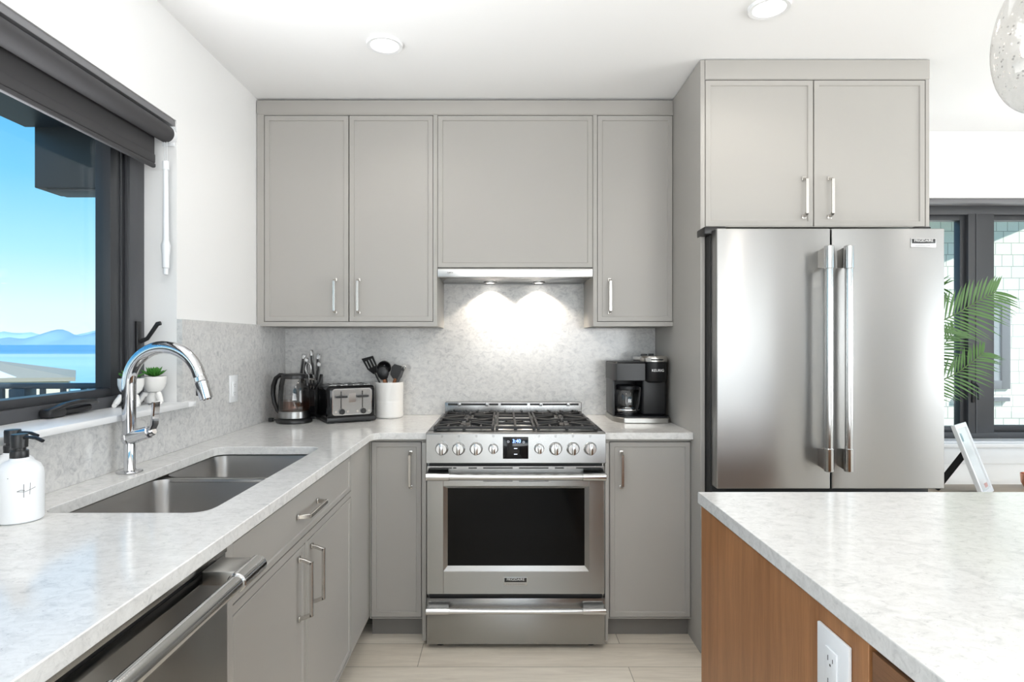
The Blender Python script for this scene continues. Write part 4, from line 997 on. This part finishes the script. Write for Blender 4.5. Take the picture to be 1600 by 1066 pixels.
def h_turner(b):
    # slotted turner, face toward the viewer
    X = Matrix.Rotation(R(-14), 4, 'Z') @ Matrix.Rotation(R(90), 4, 'X')
    outer_ = [(-.010, -.005), (.010, -.005), (.030, .030), (.034, .085), (-.034, .095), (-.030, .030)]
    holes_ = [[(x-.0035, .032), (x+.0035, .032), (x+.0035, .074), (x-.0035, .074)] for x in (-.018, 0, .018)]
    b.M = b.M @ X; b.prism(outer_, holes_, -.0015, .0015)
def h_spat(b):
    b.M = b.M @ Matrix.Rotation(R(90), 4, 'X'); b.prism([(-.012, -.004), (.012, -.004), (.030, .012), (.034, .055), (.024, .072), (-.024, .072), (-.034, .055), (-.030, .012)], [], -.003, .003)
def h_spoon(b):
    b.lathe([(0, -.040), (.018, -.032), (.029, -.012), (.031, .006), (.024, .026), (.010, .037), (0, .040)], 24, Matrix.Translation((0, 0, .035)), sy=.38)
def h_ladle(b):
    b.lathe([(0, -.026), (.020, -.022), (.033, -.006), (.037, .010), (.034, .010), (.030, -.004), (0, -.022)], 28, Matrix.Translation((.0, -.012, .022)) @ Matrix.Rotation(R(115), 4, 'X'))
def h_loop(b):
    b.tube([(-.004, 0, 0), (-.009, 0, .012), (-.009, 0, .026), (-.002, 0, .032), (.007, 0, .026), (.008, 0, .010), (.004, 0, 0)], .0025, 8)
utensil('slotted_turner', (.02, .02, .03), (-.075, -.005, .235), h_turner, 'black slotted turner leaning left out of the crock', 'spatula', M['black'], M['black'])
utensil('ladle', (.0, .03, .03), (-.025, .022, .245), h_ladle, 'round black ladle at the back of the crock', 'ladle')
utensil('serving_spoon', (.015, -.015, .03), (-.022, -.020, .200), h_spoon, 'black spoon with a brown wooden handle in the middle of the crock', 'spoon', M['black'], M['woodhandle'], .010)
utensil('spatula', (-.015, .0, .03), (.034, -.010, .205), h_spat, 'wide black spatula with a brown wooden handle leaning right in the crock', 'spatula', M['black'], M['woodhandle'], .009)
utensil('whisk', (-.030, .015, .03), (.072, -.012, .245), h_loop, 'grey utensil handle with hanging loop at the right of the crock', 'whisk', M['nickel'], mat('grey_rubber', (.10,.10,.10), .5), .0085)

# ------------------------------------------------------------------ coffee maker
M['cmblack'] = mat('satin_black', (.010,.010,.011), .38, spec=.35)
M['cmside'] = mat('dark_grey_plastic', (.035,.036,.038), .4)
cm = thing('coffee_maker', 'black dual coffee maker with steel-topped pod brewer beside the tall panel', 'coffee maker', (.680, 3.11, CT+.0005), R(0))
wd = .132
base_o = [(-.134, .125), (-.134, -.060), (-.118, -.115), (-.090, -.150), (.040, -.156), (.125, -.150), (.140, -.125), (.140, .125)]
MB(M['dwsteel']).prism(base_o, [], 0, .026).build('base', cm, bevel=.003)
MB(M['cmblack']).prism([(x*.97, y*.97) for x, y in base_o], [], .0265, .032).build('drip_tray', cm)
MB(M['cmblack']).box(.008, .128, -.105, .12, .032, .215, .012, 4).box(-.128, .010, .045, .12, .032, .215, .006).build('column', cm)
MB(M['cmside']).box(-.132, -.122, -.075, .12, .032, .215, .003).build('side_wall', cm)
b = MB(M['cmside']); o1 = [(-.134, .125), (-.134, -.085), (-.120, -.112), (-.090, -.122), (.020, -.124), (.020, .125)]
b.prism(o1, [], .205, .292); b.use(M['cmblack']).prism([(x*.985, y*.985) for x, y in o1], [], .292, .298); b.build('reservoir_housing', cm, bevel=.003)
b = MB(M['cmblack']).lathe([(.050, .195), (.060, .203), (.064, .210), (.064, .296)], 44, Matrix.Translation((.073, -.070, 0))).box(.010, .137, -.065, .125, .205, .296, .008); b.build('pod_housing', cm)
b = MB(M['nickel']).lathe([(.063, .297), (.066, .299), (.067, .318), (.063, .325), (.045, .328), (0, .329)], 44, Matrix.Translation((.073, -.070, 0))).box(.008, .138, -.065, .12, .297, .322, .006); b.build('brewer_lid', cm)
b = MB(M['cmblack']).sweep([(.045, -.134, .309), (.060, -.1385, .309), (.075, -.140, .309), (.090, -.1385, .309), (.102, -.134, .309)], rsec(.010, .006, .002), up=(0,0,1))
b.box(.015, .045, -.06, -.03, .322, .336, .003).box(.05, .075, -.07, -.045, .328, .338, .003); b.build('lid_handle', cm)
MB(M['lit']).text('KEURIG', .0175, (.078, -.1348, .256), .0004, .0).build('lettering', cm)
cf = thing('coffee_carafe', 'empty glass coffee carafe with black handle inside the coffee maker', 'carafe', (.680-.052, 3.11-.045, CT+.0340), 0)
MB(M['kglass']).lathe([(.058, 0), (.064, .004), (.067, .03), (.066, .09), (.060, .115), (.052, .128)], 44, cap=False).lathe([(0, .001), (.058, .001)], 44, cap=False).build('glass_jug', cf)
MB(M['cmblack']).lathe([(.052, .124), (.055, .126), (.055, .142), (.045, .148), (0, .149)], 40).build('lid', cf)
b = MB(M['cmblack']).sweep([(.035, -.045, .135), (.045, -.075, .132), (.040, -.088, .110), (.034, -.088, .060), (.028, -.078, .030)], rsec(.018, .010, .003), up=(1,0,0)); b.build('handle', cf)
MB(M['polish']).lathe([(.0675, .020), (.0685, .022), (.0685, .028), (.0675, .030)], 44, cap=False).build('band', cf)

# ------------------------------------------------------------------ ceiling lights
def pot(x, y, label, en=5):
    t = thing('recessed_light', label, 'ceiling light', (x, y, CEIL-.012), 0, 'recessed ceiling lights')
    MB(M['trim']).lathe([(.050, .010), (.056, .002), (.070, .0005), (.072, .0118)], 40, cap=False).build('trim_ring', t)
    MB(M['lens']).lathe([(0, .008), (.051, .008)], 32, cap=False).build('lens', t)
    light('pot_lamp', 'SPOT', (0, 0, .004), en, (1, .94, .86), parent=t, spot_size=R(150), spot_blend=.6, shadow_soft_size=.045)
pot(-.472, 2.424, 'lit round recessed ceiling light above the sink side, left of the hood')
pot(.944, 2.156, 'lit round recessed ceiling light in front of the refrigerator cabinet')
pot(-.47, .75, 'recessed ceiling light behind the camera over the dishwasher'); pot(2.6, 1.4, 'recessed ceiling light right of the island, nearer the right window')
pot(.944, .3, 'recessed ceiling light over the island near the viewer'); pot(2.6, .3, 'recessed ceiling light right of the island, near the viewer')
pot(.944, -1.6, 'recessed ceiling light far behind the viewer, middle'); pot(2.8, -1.6, 'recessed ceiling light far behind the viewer, right')

# pendant
pd = thing('pendant_light', 'seeded clear glass pendant hanging over the island', 'pendant light', (1.152, 1.30, 1.80))
b = MB(M['seed']); pr_ = []
for i in range(25):
    a = R(-90+i*172/24); pr_.append((.087*math.cos(a)*(1-.10*math.sin(a)), .155+.157*math.sin(a)))
b.lathe(pr_, 48, cap=False).build('glass_shade', pd)
MB(M['nickel']).lathe([(.012, .305), (.020, .308), (.020, .345), (.008, .352)], 24).build('cap', pd)
MB(M['black']).cyl((0,0,.35), (0,0,.683), .0025, n=10).build('cord', pd)
MB(M['nickel']).lathe([(.055, .682), (.055, .699)], 30).build('canopy', pd)
MB(M['lens']).lathe([(0, .20), (.018, .21), (.024, .235), (.016, .27), (.012, .305)], 20, cap=False).build('bulb', pd)
light('pendant_lamp', 'POINT', (0, 0, .19), 3, (1, .9, .8), parent=pd, shadow_soft_size=.03)

# ------------------------------------------------------------------ bench, frame, cup, palm
bt = .562
bn = thing('console_bench', 'low pale wooden bench under the right window', 'bench', (3.1, 2.96, 0))
b = MB(M['tablewood'])
b.box(2.08, 4.0, 2.72, 2.955, bt-.035, bt, .003).box(2.08, 4.0, 2.958, 3.20, bt-.035, bt, .003).build('top', bn, True)
for x in (2.14, 3.94):
    for y in (2.78, 3.14): MB(M['black']).box(x-.02, x+.02, y-.02, y+.02, 0, bt-.0355, .003).build('leg', bn, True)
wv = Vector((.23, .20, 0)).normalized(); nv = Vector((wv.y, -wv.x, 0))
pf = thing('picture_frame', 'white picture frame leaning back on its black strut beside the refrigerator', 'picture frame', (2.27, 2.88, bt+.0005))
Bl = Vector((0,0,0)); wdt, hgt = .21, .35; tl = .115
upv = (Vector((0,0,1))*math.sqrt(hgt**2-tl**2)-nv*tl).normalized(); fn = wv.cross(upv)
X = Matrix(((wv.x, upv.x, fn.x, 0), (wv.y, upv.y, fn.y, 0), (wv.z, upv.z, fn.z, 0), (0,0,0,1)))
X = Matrix.Translation((0,0,.008)) @ X
MB(M['white']).xf(X).prism([(0,0),(wdt,0),(wdt,hgt),(0,hgt)], [[(.022,.022),(wdt-.022,.022),(wdt-.022,hgt-.022),(.022,hgt-.022)]], -.010, .008).build('frame', pf, bevel=.001)
b = MB(M['frameart']).xf(X).box(.020, wdt-.020, .020, hgt-.020, -.006, .000)
b.use(mat('grey_print', (.22,.33,.36), .4)).box(.045, .085, hgt-.085, hgt-.045, -.0001, .0006).use(mat('pink_print', (.55,.33,.30), .4)).box(.12, .175, .03, .05, -.0001, .0006); b.build('picture', pf)
st0 = X @ Vector((wdt*.45, hgt*.62, -.011)); st1 = Vector((st0.x-.10, st0.y+.07, .004))
MB(M['black']).sweep([st0, st1], rsec(.030, .006, .001), up=tuple(wv)).build('strut', pf)
b = MB(M['copper']).xf(Matrix.Translation((2.70, 3.10, bt+.0005))).lathe([(.022, 0), (.034, .004), (.047, .03), (.050, .075), (.048, .075), (.044, .03), (0, .006)], 36)
tag(b.build('copper_cup'), 'small copper cup on the bench at the right edge', 'cup')

pp = thing('potted_palm', 'green palm in a pot between the refrigerator and the right window', 'potted plant', (1.945, 3.02, 0))
MB(M['ceramic']).lathe([(.10, .0), (.12, .01), (.145, .30), (.15, .31), (.135, .31), (.13, .28), (0, .28)], 36).build('pot', pp)
M['palm'] = mat('palm_green', (.085,.20,.045), .40); M['palm2'] = mat('palm_stem', (.10,.17,.05), .5)
def frond(b, pts, leaf_l, n, seed, wdir, lw=.009):
    rnd = random.Random(seed); P = [Vector(p) for p in pts]
    def at(t):   # Catmull-Rom
        k = len(P)-1; f = min(t*k, k-1e-6); i = int(f); u_ = f-i
        p0, p1, p2, p3 = P[max(i-1,0)], P[i], P[i+1], P[min(i+2,k)]
        return .5*((2*p1)+(p2-p0)*u_+(2*p0-5*p1+4*p2-p3)*u_*u_+(3*p1-p0-3*p2+p3)*u_**3)
    b.use(M['palm2']).tube([at(i/20) for i in range(21)], .0042, 8, scales=[1.3-.9*i/20 for i in range(21)])
    b.use(M['palm'])
    for i in range(n):
        t = .38+.62*i/(n-1); c = at(t); tg = (at(min(1, t+.01))-at(max(0, t-.01))).normalized()
        side = tg.cross(Vector(wdir)).normalized(); up_ = side.cross(tg)
        for s_ in (-1, 1):
            l = leaf_l*(.55+.6*math.sin(math.pi*min(1, .12+(t-.38)/.62*.85)))*rnd.uniform(.9, 1.1)
            d = (side*s_*rnd.uniform(.75, .9)+tg*(.55+.5*(t-.38))+up_*.10).normalized()
            w_ = d.cross(up_).normalized()*lw*rnd.uniform(.85, 1.1); k = 5; vs = []
            for j in range(k+1):
                f = j/k; ww = math.sin(math.pi*min(.98, .15+f*.85))*.9
                p = c+d*l*f-Vector((0,0,1))*l*.22*f*f
                vs += [p-w_*ww*.5, p+up_*.0015*(1-f), p+w_*ww*.5]
            fs = []
            for j in range(k):
                a = j*3; fs += [[a, a+1, a+4, a+3], [a+1, a+2, a+5, a+4]]
            b.add(vs, fs)
base = (1.945, 3.02, .28)
def F(pts, ll, n, seed, wd_=(0,-1,.35), lw=.009): b = MB(); frond(b, [base]+pts, ll, n, seed, wd_, lw); b.build('frond', pp, True, angle=60)
def pp_(x, y, d): return tuple(wpt(x, y, d))
F([(1.90, 2.98, .95), pp_(1440, 530, 2.90), pp_(1500, 487, 2.85), pp_(1555, 456, 2.80)], .155, 26, 3, lw=.011)
F([(1.90, 3.0, .80), pp_(1440, 615, 2.95), pp_(1495, 583, 2.90), pp_(1536, 552, 2.86)], .120, 24, 5, lw=.010)
F([(1.92, 3.05, .85), pp_(1430, 590, 3.05), pp_(1465, 550, 3.0), pp_(1490, 520, 2.98)], .12, 20, 8, lw=.010)
F([(1.93, 3.08, 1.0), pp_(1400, 520, 3.1), pp_(1440, 460, 3.08), pp_(1470, 450, 3.02)], .12, 20, 9, lw=.009)
F([(1.90, 3.1, 1.0), (1.86, 3.12, 1.4), (1.84, 3.05, 1.6)], .10, 18, 10)
